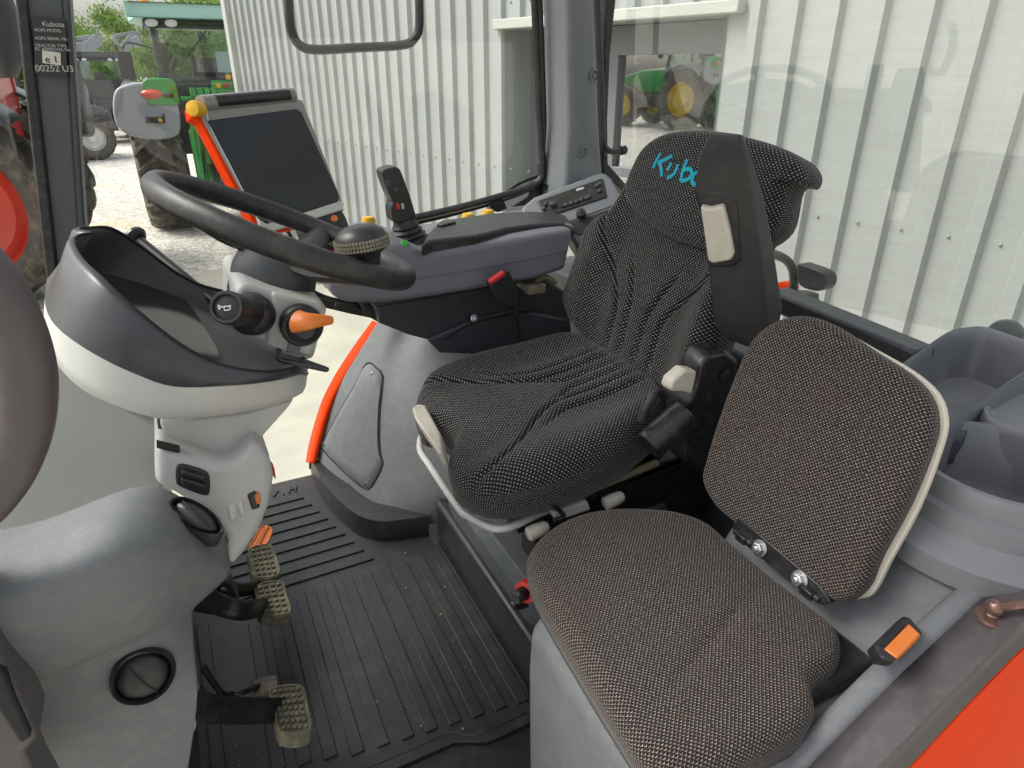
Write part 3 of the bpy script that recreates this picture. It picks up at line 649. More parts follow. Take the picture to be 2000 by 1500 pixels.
# right fender trim panel
rows = []
for px, (x1, y1), (x2, y2), (x3, y3), Ys in (
        (0, (752, 605), (815, 625), (940, 650), (1.90, 1.82, 1.60)),
        (0, (735, 634), (800, 660), (930, 690), (1.90, 1.80, 1.55)),
        (0, (700, 690), (790, 700), (930, 730), (1.90, 1.76, 1.50)),
        (0, (665, 745), (770, 760), (930, 800), (1.91, 1.72, 1.46)),
        (0, (640, 800), (755, 830), (920, 860), (1.925, 1.69, 1.44)),
        (0, (620, 870), (740, 910), (910, 920), (1.94, 1.66, 1.43)),
        (0, (613, 905), (735, 985), (870, 972), (1.945, 1.62, 1.45)),
        (0, (614, 935), (738, 1030), (870, 1020), (1.96, 1.58, 1.47))):
    pa, pb, pc = P(x1, y1, Y=Ys[0]), P(x2, y2, Y=Ys[1]), P(x3, y3, Y=Ys[2])
    rows.append(spline([pa, (pa+pb)/2+V((-.012, -.012, 0)), pb, (pb+pc)/2+V((0, -.008, 0)), pc], 4))
fpm = M().quadpatch(rows); fen = fpm.obj('fender_panel', G_BLUE, cab, sub=1, fix=True)
fb = bvh_of(fen)
es = M(); ed1 = [P(x, y, Y=1.91) for x, y in ((738, 630), (702, 686), (666, 741), (640, 796), (619, 868), (611, 905))]; ed2 = [P(x-9, y, Y=2.0) for x, y in ((736, 626), (697, 680), (661, 736), (634, 792), (613, 864), (606, 903))]
es.quadpatch([spline(ed1, 4), spline(ed2, 4)]); es.obj('fender_edge', ORANGE, fen, solid=.012)
cov = [(722, 708), (735, 718), (748, 736), (743, 790), (741, 850), (744, 890), (748, 906), (735, 935), (718, 956), (690, 938), (655, 905), (634, 882), (632, 866), (660, 810), (695, 750), (710, 718)]
hs = [HIT(fb, x, y, .001) for x, y in cov]; hs = [h for h in hs if h]
cy = M(); cen = sum(hs, V((0, 0, 0)))/len(hs); ch = HIT(fb, 700, 840, .004) or cen
ol = spline(hs, 2, True); n_ = len(ol)
def onto(p, lift):
    d = (p-CO).normalized(); q, nn, i, dd = fb.ray_cast(CO, d)
    if q is None: return p
    if nn.dot(d) > 0: nn = -nn
    return q+nn*lift
rg = [[onto(ch+(p-ch)*k, .005) for p in ol] for k in (.02, .25, .5, .75, .95)]+[[onto(p, -.003) for p in ol]]
co_ = M().loft(rg, True, (True, False)).obj('access_cover', G_BLUE, fen, ang=60)
M().tube(ol, .0022, 6, 1, True).obj('cover_gap', GROOVE, co_)
for x, y in ((729, 730), (636, 868), (717, 944), (622, 895)):
    p = HIT(fb, x, y, .004)
    if p: m = M(); m.lathe([(.0062, 0), (.006, .003), (.003, .004)], p, (-.5, -.8, .3), 14); m.obj('screw', STEEL, co_)
kk = []
for x, y, x2, y2, Yt, Yb in ((611, 900, 611, 930, 1.93, 1.95), (640, 935, 640, 985, 1.80, 1.78), (680, 972, 690, 1037, 1.66, 1.60), (715, 1000, 740, 1056, 1.56, 1.53), (760, 1012, 790, 1052, 1.49, 1.47), (835, 992, 840, 1045, 1.43, 1.45)):
    b = P(x2, y2, Z=1.2); b += V((-.004, -.006, 0)); kk.append((b, b+V((.008, .008, .065))))
kb = spline([a for a, b in kk], 4); kt = spline([b for a, b in kk], 4)
km = M().quadpatch([kb, [a*.6+b*.4+V((-.004, -.004, 0)) for a, b in zip(kb, kt)], kt, [b+V((.05, .05, .004)) for b in kt]]); km.obj('kick_trim', G_BLACK, fen)
tg = M(); tg.prism(PS([(604, 868), (610, 848), (612, 915), (604, 918)], Y=2.0), (0, .01, 0)); tg.obj('reflector', BLACKM, cab, bevel=.003)
# seat plinth
pm = M(); pm.prism([(.497, .80, 1.2), (.505, 1.47, 1.2), (.56, 1.50, 1.2), (1.05, 1.50, 1.2), (1.05, .80, 1.2)], (0, 0, .125)); pm.obj('seat_plinth', G_BLACK, cab, bevel=.012, seg=3)

# left fender trim with tray, curb, sill and orange outside panel
def prof_prism(pts, y0, y1): return M().prism([(x, y0, z) for x, z in pts], (0, y1-y0, 0))
ft = prof_prism([(.390, 1.19), (.384, 1.50), (.388, 1.60), (.42, 1.612), (.785, 1.612), (.83, 1.68), (.88, 1.765), (.95, 1.775), (1.6, 1.775), (1.6, 1.19)], .335, .715)
fto = ft.obj('fender_trim', G_BLUE, cab, bevel=.030, seg=5)
A = [(1400, 1690), (1500, 1577), (1576, 1500), (1730, 1345), (1860, 1222), (2000, 1095), (2150, 975)]
ap = PS(A, Y=.325)
cu_ = M(); cu_.prism(ap+[V((p.x, .325, p.z-.10)) for p in reversed(ap)], (0, .034, 0)); cu_.obj('sill_trim', G_BLUE, fto, bevel=.012, seg=4)
B = [(1490, 1720), (1590, 1610), (1702, 1500), (1830, 1370), (1915, 1285), (2000, 1200), (2150, 1060)]
C = [(1540, 1730), (1640, 1620), (1760, 1500), (1880, 1372), (1940, 1310), (2000, 1250), (2150, 1110)]
Dd = [(1700, 1900), (1800, 1750), (1900, 1650), (2050, 1500), (2120, 1440), (2180, 1400), (2300, 1300)]
ra = [p+V((0, -.002, -.004)) for p in PS(A, Y=.328)]; rb = PS(B, Y=.275); rc = PS(C, Y=.266); rd = PS(Dd, Y=.22)
M().quadpatch([spline(r, 4) for r in (ra, [a*.5+b*.5+V((0, 0, -.004)) for a, b in zip(ra, rb)], rb, [p+V((0, .006, -.006)) for p in rb], rc)]).obj('door_sill', MAUVE, cab, solid=.006)
M().quadpatch([spline(r, 4) for r in ([p+V((0, .01, -.004)) for p in rc], [p+V((0, -.004, -.012)) for p in rc], rd, [p+V((0, -.02, -.3)) for p in rd])]).obj('fender', ORANGE, cab, solid=.006)
G_TRAY = surf('satin grey tray plastic', (.160, .165, .178), .38, .2, 900, .06, .10)
# tray: bin, lidded box, cup holder
bin_px = [(1700, 772), (1735, 734), (1796, 689), (1850, 652), (1885, 643), (1925, 642), (1985, 662), (2080, 692), (2086, 705), (2000, 738), (1920, 785), (1850, 827), (1770, 862), (1705, 840)]
br = spline(PS(bin_px, Z=1.895), 4, True); bc = sum(br, V((0, 0, 0)))/len(br)
def rg_(k, z): return [V((bc.x+(p.x-bc.x)*k, bc.y+(p.y-bc.y)*k, z)) for p in br]
M().loft([rg_(1.05, 1.77), rg_(1.03, 1.87), rg_(1.02, 1.892), rg_(1.0, 1.899), rg_(.96, 1.892), rg_(.94, 1.87), rg_(.88, 1.79), rg_(.80, 1.782)], True, (False, True)).obj('storage_bin', G_TRAY, fto, ang=50)
lb = spline(PS([(1917, 800), (1926, 778), (1955, 752), (2010, 718), (2090, 680), (2200, 720), (2200, 850), (2080, 868), (2000, 842), (1945, 826), (1922, 813)], Z=1.882), 4, True); lc = sum(lb, V((0, 0, 0)))/len(lb)
def lg_(k, z): return [V((lc.x+(p.x-lc.x)*k, lc.y+(p.y-lc.y)*k, z)) for p in lb]
M().loft([lg_(1.0, 1.77), lg_(1.0, 1.866), lg_(.985, 1.879), lg_(.95, 1.883), lg_(.86, 1.879), lg_(.80, 1.866), lg_(.70, 1.861), lg_(.3, 1.861)], True, (False, True)).obj('lidded_box', G_TRAY, fto, ang=60)
cc = P(1968, 901, Z=1.875); cr = (P(1815, 903, Z=1.875)-cc).length
chm = M(); chm.lathe([(cr+.075, -.115), (cr+.072, -.085), (cr+.045, -.070), (cr+.034, -.062), (cr+.028, -.035), (cr+.018, -.030), (cr+.016, -.010), (cr+.010, 0), (cr+.002, .001), (cr-.003, -.006), (cr-.012, -.115), (.001, -.118)], cc, (0, 0, 1), 64, False); cho = chm.obj('cup_holder', G_TRAY, fto, ang=40)
nd = P(1900, 862, Z=1.875)-cc; na = math.atan2(nd.y, nd.x)
M().quadpatch([[cc+V((math.cos(na+a)*(cr-.0155), math.sin(na+a)*(cr-.0155), z)) for a in [(-.30+.6*k/12)*(1 if z > -.05 else .8) for k in range(13)]] for z in (-.006, -.03, -.055, -.068)]).obj('notch_shade', G_DARK, cho, solid=.004)  # dark panel proud of the wall, painting the shade of a recess
kb_ = M(); kp = P(1965, 650, X=2.15); kb_.lathe([(.045, -.02), (.05, 0), (.045, .02), (.02, .024)], kp+V((0, 0, -.01)), (-1, -.3, .2), 28); kb_.obj('knob', G_DARK, cab)
# gas strut ball joint
st = M(); b0 = P(1944, 1186, Y=.30); st.ball(b0, .0115, 10); st.tube([b0, P(1975, 1182, Y=.285), P(2100, 1168, Y=.26)], .0062, 12, 1); st.lathe([(.007, -.012), (.009, -.007), (.007, -.004), (.006, 0)], b0+V((0, 0, -.004)), (0, 0, 1), 16)
st.lathe([(.02, -.017), (.019, -.013), (.008, -.011)], b0+V((.002, 0, -.002)), (0, 0, 1), 20); tag(st.obj('gas_strut', surf('bronze steel', (.22, .13, .11), .25, dscale=40, metal=.6), None), 'brown steel gas strut with a ball joint on the door sill', 'gas strut')

# black console bracket and cable run
cbk = M(); cbk.prism(PS([(733, 600), (860, 578), (1000, 549), (1062, 543), (1110, 572), (1115, 640), (1000, 648), (930, 642), (835, 664), (800, 655), (742, 632)], Y=1.55), (0, .22, 0))
cbk.prism(PS([(835, 664), (930, 622), (1010, 605), (1115, 625), (1120, 700), (860, 690)], Y=1.53), (0, .02, 0)); cbo = cbk.obj('console_bracket', G_DARK, cab, bevel=.006)
M().tube(PS([(862, 663), (930, 628), (1012, 610), (1060, 603)], Y=1.528), .0035, 6, 3).obj('bracket_lip', BLACKM, cbo)
hn = M(); hn.tube(PS([(560, 545), (600, 572), (640, 590), (700, 602), (738, 610)], Y=1.62), .016, 10, 4); hn.tube(PS([(620, 588), (680, 603), (738, 615)], Y=1.60), .012, 8, 3); hn.prism(PS([(655, 592), (705, 600), (702, 612), (652, 604)], Y=1.585), (0, .02, 0)); hn.prism(PS([(705, 594), (740, 600), (744, 633), (708, 612)], Y=1.58), (0, .05, 0)); hn.obj('cable_run', RUBBER, cbo, bevel=.004)
bt = M(); bt.lathe([(.011, 0), (.011, .004), (.0075, .005), (.007, .012), (.003, .013)], P(926, 622, Y=1.525), (0, -1, .3), 16); bt.obj('bolt', STEEL, cbo)
cn = M(); cn.tube(PS([(1010, 552), (1035, 565), (1060, 540), (1085, 553)], Y=1.50), .009, 8, 3); cn.box(P(1045, 563, Y=1.48), (.05, .03, .025)); cn.obj('connector', surf('old cable sleeve', (.24, .2, .14), .6, .2, 300, .3, dscale=30), cbo, bevel=.003)

# ------------------------------------------------------------------ floor mat
mt = M(); mat_ol = [(-.115, .845), (.30, .845), (.36, .815), (.47, .815), (.492, .90), (.498, 1.47), (.36, 1.52), (.30, 1.70), (.25, 1.95), (-.16, 1.955)]
mt.prism([(x, y, 1.197) for x, y in mat_ol], (0, 0, .007))
zt = 1.2035
for k in range(8):
    x = .134+.0485*k; y0, y1 = (.905-.006*k, 1.402)
    mt.prism([(x-.013-.009, y0, zt), (x+.013-.009, y0, zt), (x+.013, y1, zt), (x-.013, y1, zt)], (0, 0, .005))
for x, y0, y1 in ((.085, .92, 1.38), (.038, .93, 1.38), (-.008, .94, 1.36)): mt.prism([(x-.022, y0, zt), (x+.004, y0, zt), (x+.013, y1, zt), (x-.013, y1, zt)], (0, 0, .005))
for k in range(9):
    y = 1.458+.0472*k; mt.prism([(-.10, y-.013, zt), (.315-.014*k, y-.013, zt), (.305-.014*k, y+.013, zt), (-.10, y+.013, zt)], (0, 0, .005))
for d in ((0, .0), ): pass
for a, b in (((.12, 1.875), (.14, 1.905)), ((.14, 1.905), (.15, 1.87)), ((.165, 1.87), (.175, 1.905)), ((.185, 1.87), (.195, 1.905)), ((.172, 1.89), (.192, 1.887))): mt.bar((a[0], a[1], zt+.002), (b[0], b[1], zt+.002), .006, .005)
mt.tube([(-.10, .875, zt), (.20, .868, zt), (.30, .868, zt), (.345, .84, zt), (.46, .84, zt)], .0035, 6, 3); mt.tube([(.47, .86, zt), (.478, 1.1, zt), (.478, 1.44, zt)], .003, 6, 3)
mt.bar((-.118, .85, 1.205), (-.118, 1.4, 1.205), .025, .02); tag(mt.obj('floor_mat', MATR, None, bevel=.0018, seg=2), 'black ribbed rubber floor mat in front of the driver seat', 'floor mat')

rc0 = random.Random(5); dc = M()
for i in range(170):
    x, y = rc0.uniform(-.1, .46), rc0.uniform(.86, 1.9)
    if y > 1.45 and x > .25: continue
    s = abs(rc0.gauss(0, .0011))+.0007; dc.lathe([(.0002, -s*.5), (s, -s*.2), (s*.8, s*.4), (.0002, s*.6)], (x, y, 1.2095), (rc0.gauss(0, .5), rc0.gauss(0, .5), 1), 5)
tag(dc.obj('dirt_crumbs', surf('dry soil crumbs', (.26, .22, .16), .9, dscale=60), None), 'dry soil crumbs scattered over the rubber floor mat', 'dirt', kind='stuff')
# ------------------------------------------------------------------ pedals
def pedal(name, label, px, Zp, arm, dn=.022, cat='pedal', mat=MUDDY, nub=(4, 6), armw=.03, group=None, grid=True):
    c = P(sum(p[0] for p in px)/len(px), sum(p[1] for p in px)/len(px), Z=Zp)
    t = thing(name, label, cat, tuple(c), group)
    q = [P(x, y, Z=Zp) for x, y in px]
    pd = M(); ol_ = spline(q, 3, True); pd.prism(ol_, (-.006, 0, -dn))
    if grid:
        a, b, d_, e_ = q[0], q[1], q[4], q[3]
        for i in range(nub[0]):
            for j in range(nub[1]):
                u = (i+.7)/(nub[0]+.4); v = (j+.7)/(nub[1]+.4)
                p = (a*(1-u)+b*u)*(1-v)+(d_*(1-u)+e_*u)*v
                pd.box(p+V((0, 0, .0015)), ((b-a).length/(nub[0]+.4)*.62, (d_-a).length/(nub[1]+.4)*.6, .007), Matrix.Rotation(.1, 3, 'Z'))
    if grid: pd.tube([p*.94+c*.06+V((0, 0, .001)) for p in ol_], .0028, 6, 1, True)
    pd.obj('pedal_pad', mat, t, bevel=.0016)
    if arm:
        am = M()
        for path, r in arm: am.tube(path, r, 10, 4)
        am.obj('pedal_arm', BLACKM, t)
    return t
pb = thing  # noqa
z1 = 1.345
pedal('brake_pedal', 'muddy rubber brake pedal, the farther of the touching pair', [(486, 1072), (528, 1063), (540, 1088), (546, 1124), (498, 1130), (489, 1102)], z1, [([P(425, 1135, Y=1.22), P(460, 1152, Y=1.25), P(505, 1148, Z=z1-.02)], (.016, .007))], group='brake pedals')
pedal('brake_pedal', 'muddy rubber brake pedal, the nearer of the touching pair', [(498, 1144), (550, 1134), (559, 1160), (568, 1198), (512, 1204), (503, 1175)], z1, [([P(395, 1165, Y=1.12), P(440, 1185, Y=1.13), P(480, 1192, Y=1.14), P(520, 1185, Z=z1-.02)], (.02, .008))], group='brake pedals')
pv = M(); pv.prism(PS([(375, 1195), (420, 1125), (450, 1140), (470, 1180), (440, 1205), (400, 1200)], Y=1.16), (0, .06, 0)); pv.lathe([(.008, 0), (.008, .006), (.004, .008)], P(437, 1151, Y=1.155), (0, -1, 0), 14); pvo = pv.obj('pedal_bracket', BLACKM, cab, bevel=.004)
pedal('clutch_pedal', 'large mud caked clutch pedal near the door opening', [(527, 1346), (588, 1338), (601, 1380), (607, 1428), (548, 1432), (536, 1385)], 1.36, [([P(372, 1362, Y=.86), P(400, 1382, Y=.88), P(450, 1388, Y=.90), P(560, 1388, Z=1.335)], (.022, .007))], dn=.030, nub=(5, 7))
pedal('lever_pedal', 'small rusty plate pedal on a bent rod behind the clutch pedal', [(497, 1328), (535, 1318), (542, 1330), (540, 1345), (505, 1352), (500, 1340)], 1.355, [([P(395, 1300, Y=1.0), P(425, 1345, Y=1.0), P(440, 1356, Y=1.0), P(470, 1352, Y=.98), P(510, 1338, Z=1.345)], .006)], dn=.008, mat=surf('rusty plate', (.10, .07, .05), .7, .3, 200, .3, .6, dscale=20), grid=False)
pedal('accelerator_pedal', 'orange ribbed accelerator pedal beside the brake pedals', [(512, 1028), (531, 1032), (528, 1050), (516, 1068), (487, 1072), (498, 1050)], 1.33, None, dn=.012, mat=ORANGEP, nub=(1, 9))

# ------------------------------------------------------------------ dash: side fairing with air vents, front panel
dash = thing('dash_panel', 'blue grey moulded dash side with two black round air vents, at the left', 'dashboard', (-.15, .75, 1.3))
def prow(pts, Ys): return spline([P(x, y, Y=Yv) for (x, y), Yv in zip(pts, Ys)], 4)
rows = [
    prow([(-280, 1090), (0, 1034), (100, 1009), (200, 969), (262, 949), (318, 950), (372, 985), (436, 1042)], [.95, .95, .95, .95, .95, .95, .95, .90]),
    prow([(-280, 1092), (0, 1036), (100, 1011), (200, 972), (262, 952), (318, 953), (376, 988), (440, 1050)], [.74, .74, .74, .74, .75, .77, .80, .83]),
    prow([(-280, 1130), (0, 1080), (100, 1050), (200, 1010), (265, 990), (325, 990), (385, 1020), (446, 1080)], [.68, .68, .68, .68, .69, .71, .74, .78]),
    prow([(-280, 1210), (0, 1165), (100, 1130), (200, 1090), (270, 1070), (335, 1062), (395, 1075), (450, 1105)], [.63, .63, .63, .63, .64, .66, .70, .75]),
    prow([(-280, 1300), (0, 1255), (100, 1218), (200, 1180), (270, 1155), (330, 1140), (390, 1130), (440, 1132)], [.63, .63, .63, .63, .64, .66, .70, .75]),
    prow([(-280, 1385), (20, 1338), (110, 1302), (195, 1268), (260, 1240), (310, 1218), (350, 1198), (385, 1182)], [.66, .66, .66, .66, .665, .68, .71, .75]),
    prow([(-280, 1400), (30, 1352), (115, 1315), (195, 1281), (262, 1252), (310, 1230), (345, 1212), (376, 1196)], [.69, .69, .69, .69, .695, .705, .72, .75]),
    prow([(-280, 1430), (40, 1392), (120, 1362), (200, 1335), (270, 1310), (320, 1290), (352, 1275), (379, 1262)], [.695, .695, .695, .695, .70, .705, .715, .73]),
    prow([(-280, 1500), (70, 1480), (150, 1460), (220, 1440), (280, 1420), (325, 1405), (360, 1395), (384, 1382)], [.70]*8),
    prow([(-280, 1640), (80, 1640), (160, 1640), (230, 1640), (280, 1640), (310, 1640), (335, 1640), (350, 1600)], [.72]*8)]
def dens(rs):
    cols = [spline([r[j] for r in rs], 4) for j in range(len(rs[0]))]; return [[c[i] for c in cols] for i in range(len(cols[0]))]
rows = dens(rows[1:7])[:-1]+dens(rows[6:])
cowl = M().quadpatch([[p+V((0, .22, -.17)) for p in rows[0]]]+rows).obj('fairing', G_BLUE, dash, solid=.02, ang=60)
fv = bvh_of(cowl)
def vent(name, pts, cx, cy, label=None):
    c = HIT(fv, cx, cy, .004); c = c+(CO-c).normalized()*(.03 if cy < 1200 else .004); nn = V(label).normalized()
    ol_ = spline([PL(x, y, c, nn) for x, y in pts], 4, True); c = sum(ol_, V((0, 0, 0)))/len(ol_)
    def k_(s, l): return [c+(p-c)*s+nn*l for p in ol_]
    o = M().loft([k_(1.04, -.03), k_(1.03, .006), k_(.97, .011), k_(.88, .008), k_(.84, -.002)], True, (False, False)).obj(name, G_BLACK, dash, ang=40)
    M().loft([k_(.82, -.01), k_(.80, .004), k_(.72, .010), k_(.4, .013), k_(.02, .014)], True, (False, True)).obj('vent_disc', G_BLACK, o, ang=60)
    i0, i1 = len(ol_)//8, len(ol_)//8+len(ol_)//2
    M().tube([c+(ol_[i0]-c)*.74+nn*.0105, c+(ol_[i0]-c)*.3+nn*.0142+(ol_[0]-c)*.05, c+(ol_[i1]-c)*.3+nn*.0142+(ol_[0]-c)*.05, c+(ol_[i1]-c)*.74+nn*.0105], .0012, 6, 3).obj('vent_split', GROOVE, o)
    return o
vent('air_vent', [(215, 1330), (228, 1290), (262, 1266), (305, 1264), (336, 1282), (340, 1312), (322, 1345), (285, 1368), (242, 1370), (220, 1354)], 275, 1318, (.15, -.9, .3))
vent('air_vent', [(330, 985), (345, 975), (375, 982), (412, 1005), (433, 1032), (430, 1048), (408, 1050), (372, 1038), (342, 1013)], 378, 1012, (.22, -.62, .75))
jm = M(); jm.prism(PS([(-300, 700), (-80, 1100), (0, 1285), (40, 1360), (76, 1438), (72, 1450), (50, 1470), (80, 1540), (140, 1640), (-300, 1640)], Y=.60), (0, .06, 0)); jmo = jm.obj('door_jamb', MAUVE, cab, bevel=.01)
M().prism(PS([(-60, 1250), (10, 1320), (30, 1370), (62, 1440), (40, 1455), (-60, 1300)], Y=.594), (0, .02, 0)).obj('jamb_slot', GROOVE, jmo, bevel=.003)
gz = M(); gz.prism(PS([(-330, 650), (-150, 690), (100, 712), (200, 768), (330, 838), (320, 960), (200, 985), (0, 1055), (-150, 1090), (-330, 1160)], Y=1.06), (0, .05, 0)); gz.obj('front_panel', G_PALE, dash, bevel=.008)
bp = M(); bp.box((-.175, 1.42, 1.42), (.05, 1.0, .50)); bp.obj('bulkhead', G_DARK, dash, bevel=.01)
bl = M(); bl.prism(PS([(345, 1360), (372, 1400), (385, 1420), (372, 1452), (362, 1447)], Y=.80), (0, .05, 0)); bl.obj('fuse_cover', G_PALE, dash, bevel=.006)

# ------------------------------------------------------------------ instrument pod
pod = thing('instrument_pod', 'hooded instrument cluster with dark display, black hood over white shell, left of the wheel', 'instrument cluster', (0, 1.1, 1.9))
pc = 1.10
def sym(pts):
    h = [P(x, y, Y=Yv) for x, y, Yv in pts]; far = [V((p.x, 2*pc-p.y, p.z)) for p in reversed(h[1:-1])]
    return spline(h+far, 4, True)
rim = sym([(168, 455, 1.10), (145, 459, 1.085), (132, 473, 1.05), (148, 507, .99), (190, 548, .93), (262, 614, .895), (350, 682, .885), (430, 722, .885), (510, 736, .89), (560, 733, .92), (590, 724, .98), (600, 714, 1.10)])
low = sym([(92, 545, 1.10), (88, 575, 1.07), (90, 603, 1.03), (105, 632, .98), (140, 663, .93), (196, 698, .898), (266, 731, .885), (340, 755, .885), (440, 754, .89), (525, 746, .92), (580, 732, .98), (598, 725, 1.10)])
bot = sym([(86, 620, 1.10), (86, 640, 1.07), (92, 668, 1.03), (115, 716, .98), (157, 758, .94), (210, 786, .915), (290, 813, .90), (350, 818, .90), (430, 811, .91), (520, 796, .94), (575, 776, .99), (592, 752, 1.10)])
rc_ = sum(rim, V((0, 0, 0)))/len(rim); nrm = V((0, 0, 0))
for i in range(len(rim)): nrm += (rim[i]-rc_).cross(rim[(i+1) % len(rim)]-rc_)
nrm.normalize(); nrm = nrm if nrm.z > 0 else -nrm
def rk(s, l): return [rc_+(p-rc_)*s+nrm*l for p in rim]
mid = [a*.5+b*.5+V((0, (-.006 if a.y < pc else .006), 0)) for a, b in zip(rim, low)]
pf_ = max(rim, key=lambda p: -p.x); pr2 = max(rim, key=lambda p: p.x); pf_ = V((pf_.x, pc, pf_.z))-nrm*.080; pr2 = V((pr2.x, pc, pr2.z))-nrm*.016
n2 = (pr2-pf_).cross(V((0, 1, 0))).normalized(); n2 = n2 if n2.z > 0 else -n2
def flo(s, l=0, k=1): return [q-nrm*((q-pf_).dot(n2)/nrm.dot(n2)*k)+n2*l for q in rk(s, 0)]
hood = M().loft([flo(.02), flo(.5), flo(.84), flo(.88, 0, .8), flo(.92, 0, .35), rk(.95, -.002), rk(.97, .003), rk(.99, .001), rk(1.0, -.004), mid, low], True, (True, False)).obj('hood', surf('charcoal hood plastic', (.043, .045, .050), .32, .12, 1000, .06, .05), pod, ang=50)
m2 = [a*.35+b*.65+V((0, (-.004 if a.y < pc else .004), 0)) for a, b in zip(low, bot)]
bcn = sum(bot, V((0, 0, 0)))/len(bot)
M().loft([[p+V((0, .001 if p.y < pc else -.001, 0)) for p in low], m2, bot, [bcn+(p-bcn)*.9+V((0, 0, -.012)) for p in bot], [bcn+(p-bcn)*.6+V((0, 0, -.02)) for p in bot]], True, (False, True)).obj('shell', G_WHITE, pod, ang=50)
M().tube(spline(rk(.962, .0035)[::4], 4, True), .0022, 6, 1, True).obj('rim_seal', GROOVE, hood)
do = pf_+n2*.004
dp_ = [PL(x, y, do, n2) for x, y in [(186, 548), (214, 533), (250, 538), (335, 562), (372, 598), (405, 648), (428, 694), (400, 715), (330, 690), (240, 625), (195, 575)]]
M().prism([p for p in spline(dp_, 3, True)], -n2*.006).obj('display', surf('instrument glass', (.02, .022, .02), .09, 0, 1, .2, .0, spec=.5, dscale=5), pod)

# ------------------------------------------------------------------ steering column with stalks
col = thing('steering_column', 'light grey steering column with stalks and switches, below the steering wheel', 'steering column', (.05, 1.1, 1.2))
us = M(); us.prism(PS([(461, 566), (476, 553), (500, 558), (532, 568), (560, 575), (624, 590), (641, 602), (613, 702), (600, 704), (548, 692), (480, 650), (462, 640)], Y=1.0), (0, .2, 0)); uso = us.obj('upper_shroud', G_PALE, col, bevel=.010, seg=3)
us2 = M(); us2.prism(PS([(532, 570), (560, 577), (624, 592), (636, 604), (608, 698), (548, 688), (518, 675)], Y=.994), (0, .05, 0)); us2.obj('shroud_face', G_PALE, uso, bevel=.006, seg=3)
gy_ = M(); gy_.prism(PS([(566, 660), (590, 664), (585, 694), (560, 688)], Y=.991), (0, .01, 0)); gy_.obj('label_patch', surf('mid grey label', (.17, .17, .17), .5), uso)
lw = M(); lw.prism(PS([(312, 825), (318, 845), (340, 864), (400, 890), (450, 911), (468, 908), (520, 845), (562, 798), (575, 780), (560, 785), (480, 808), (380, 822)], Y=1.0), (0, .2, 0)); lw.obj('lower_shroud', G_PALE, col, bevel=.035, seg=5)
M().prism(PS([(306, 818), (316, 815), (322, 845), (345, 866), (352, 880), (330, 875), (310, 850)], Y=1.02), (0, .1, 0)).obj('shroud_gasket', G_BLACK, col, bevel=.004)
bs = M(); bs.prism(PS([(304, 872), (303, 948), (340, 965), (400, 1000), (440, 1050), (453, 1112), (478, 1083), (508, 1038), (527, 990), (536, 935), (528, 895), (500, 862), (468, 905), (430, 908)], Y=.955), (0, .34, 0)); bso = bs.obj('base_cover', G_PALE, col, bevel=.022, seg=4)
M().prism(PS([(306, 871), (352, 882), (350, 885), (306, 875)], Y=.954), (0, .02, 0)).obj('cover_gap', GROOVE, bso)
sw = M(); sw.prism(spline(PS([(345, 912), (360, 908), (400, 920), (410, 935), (409, 966), (395, 968), (352, 952), (344, 940)], Y=.952), 3, True), (0, .02, 0)); swo = sw.obj('rocker_switch', G_BLACK, bso, bevel=.003)
rk2 = M(); rk2.prism(PS([(354, 918), (402, 932), (402, 944), (354, 930)], Y=.948), (0, .012, 0)); rk2.prism(PS([(354, 934), (403, 948), (402, 961), (354, 946)], Y=.946), (0, .012, 0)); rk2.obj('rocker', G_BLACK, swo, bevel=.003)
for px, mt_ in (([(443, 990), (457, 985), (464, 1014), (449, 1021)], G_WHITE), ([(462, 983), (474, 979), (481, 1005), (470, 1011)], G_WHITE), ([(483, 968), (500, 960), (509, 992), (493, 998)], G_BLACK)): M().prism(PS(px, Y=.951), (0, .012, 0)).obj('switch', mt_, bso, bevel=.003)
M().prism(PS([(497, 968), (507, 965), (511, 982), (501, 987)], Y=.948), (0, .008, 0)).obj('switch_lamp', ORANGEP, bso, bevel=.002)
kn = M(); kn.prism(PS([(528, 905), (536, 915), (540, 938), (533, 930)], Y=1.0), (0, .02, 0)); kn.obj('side_switch', RED, bso, bevel=.002)
# horn stalk, orange lever, hoop lever, thin stick
h0, h1 = P(494, 614, Y=.985), P(441, 600, Y=.885); ax = (h1-h0).normalized(); L = (h1-h0).length
hm = M(); hm.lathe([(.030, -.01), (.031, .012), (.027, .020), (.0225, .024), (.0195, .04), (.018, L*.6), (.0205, L*.62), (.022, L*.64), (.022, L-.006), (.020, L), (.017, L), (.0155, L-.004), (.012, L-.003), (.001, L-.002)], h0, ax, 36); hmo = hm.obj('horn_stalk', G_BLACK, col, ang=30)
hp = h1+ax*.0005; xr = V((1, 0, 0)); xr = (xr-ax*xr.dot(ax)).normalized(); yr = ax.cross(xr); yr = yr if yr.z > 0 else -yr
def hq(u, v): return hp+xr*u+yr*v
hn_ = M()
for a, b in (((-.0085, .0045), (-.0055, .001)), ((-.0085, -.0015), (-.0055, .001)), ((-.0085, .0045), (-.0085, -.0015)), ((-.0055, .001), (.007, .0005)), ((-.002, .0005), (-.002, -.004)), ((-.002, -.004), (.004, -.004)), ((.004, -.004), (.006, -.002)), ((.006, -.002), (.004, .0005))): hn_.tube([hq(*a), hq(*b)], .0008, 6, 1)
hn_.obj('horn_symbol', INK, hmo)
o0 = P(588, 634, Y=.985); om = M(); om.lathe([(.031, -.01), (.032, .008), (.029, .014), (.024, .016), (.022, .028), (.014, .034)], o0, (0, -1, .1), 32); omo = om.obj('lever_boot', G_BLACK, col, ang=30)
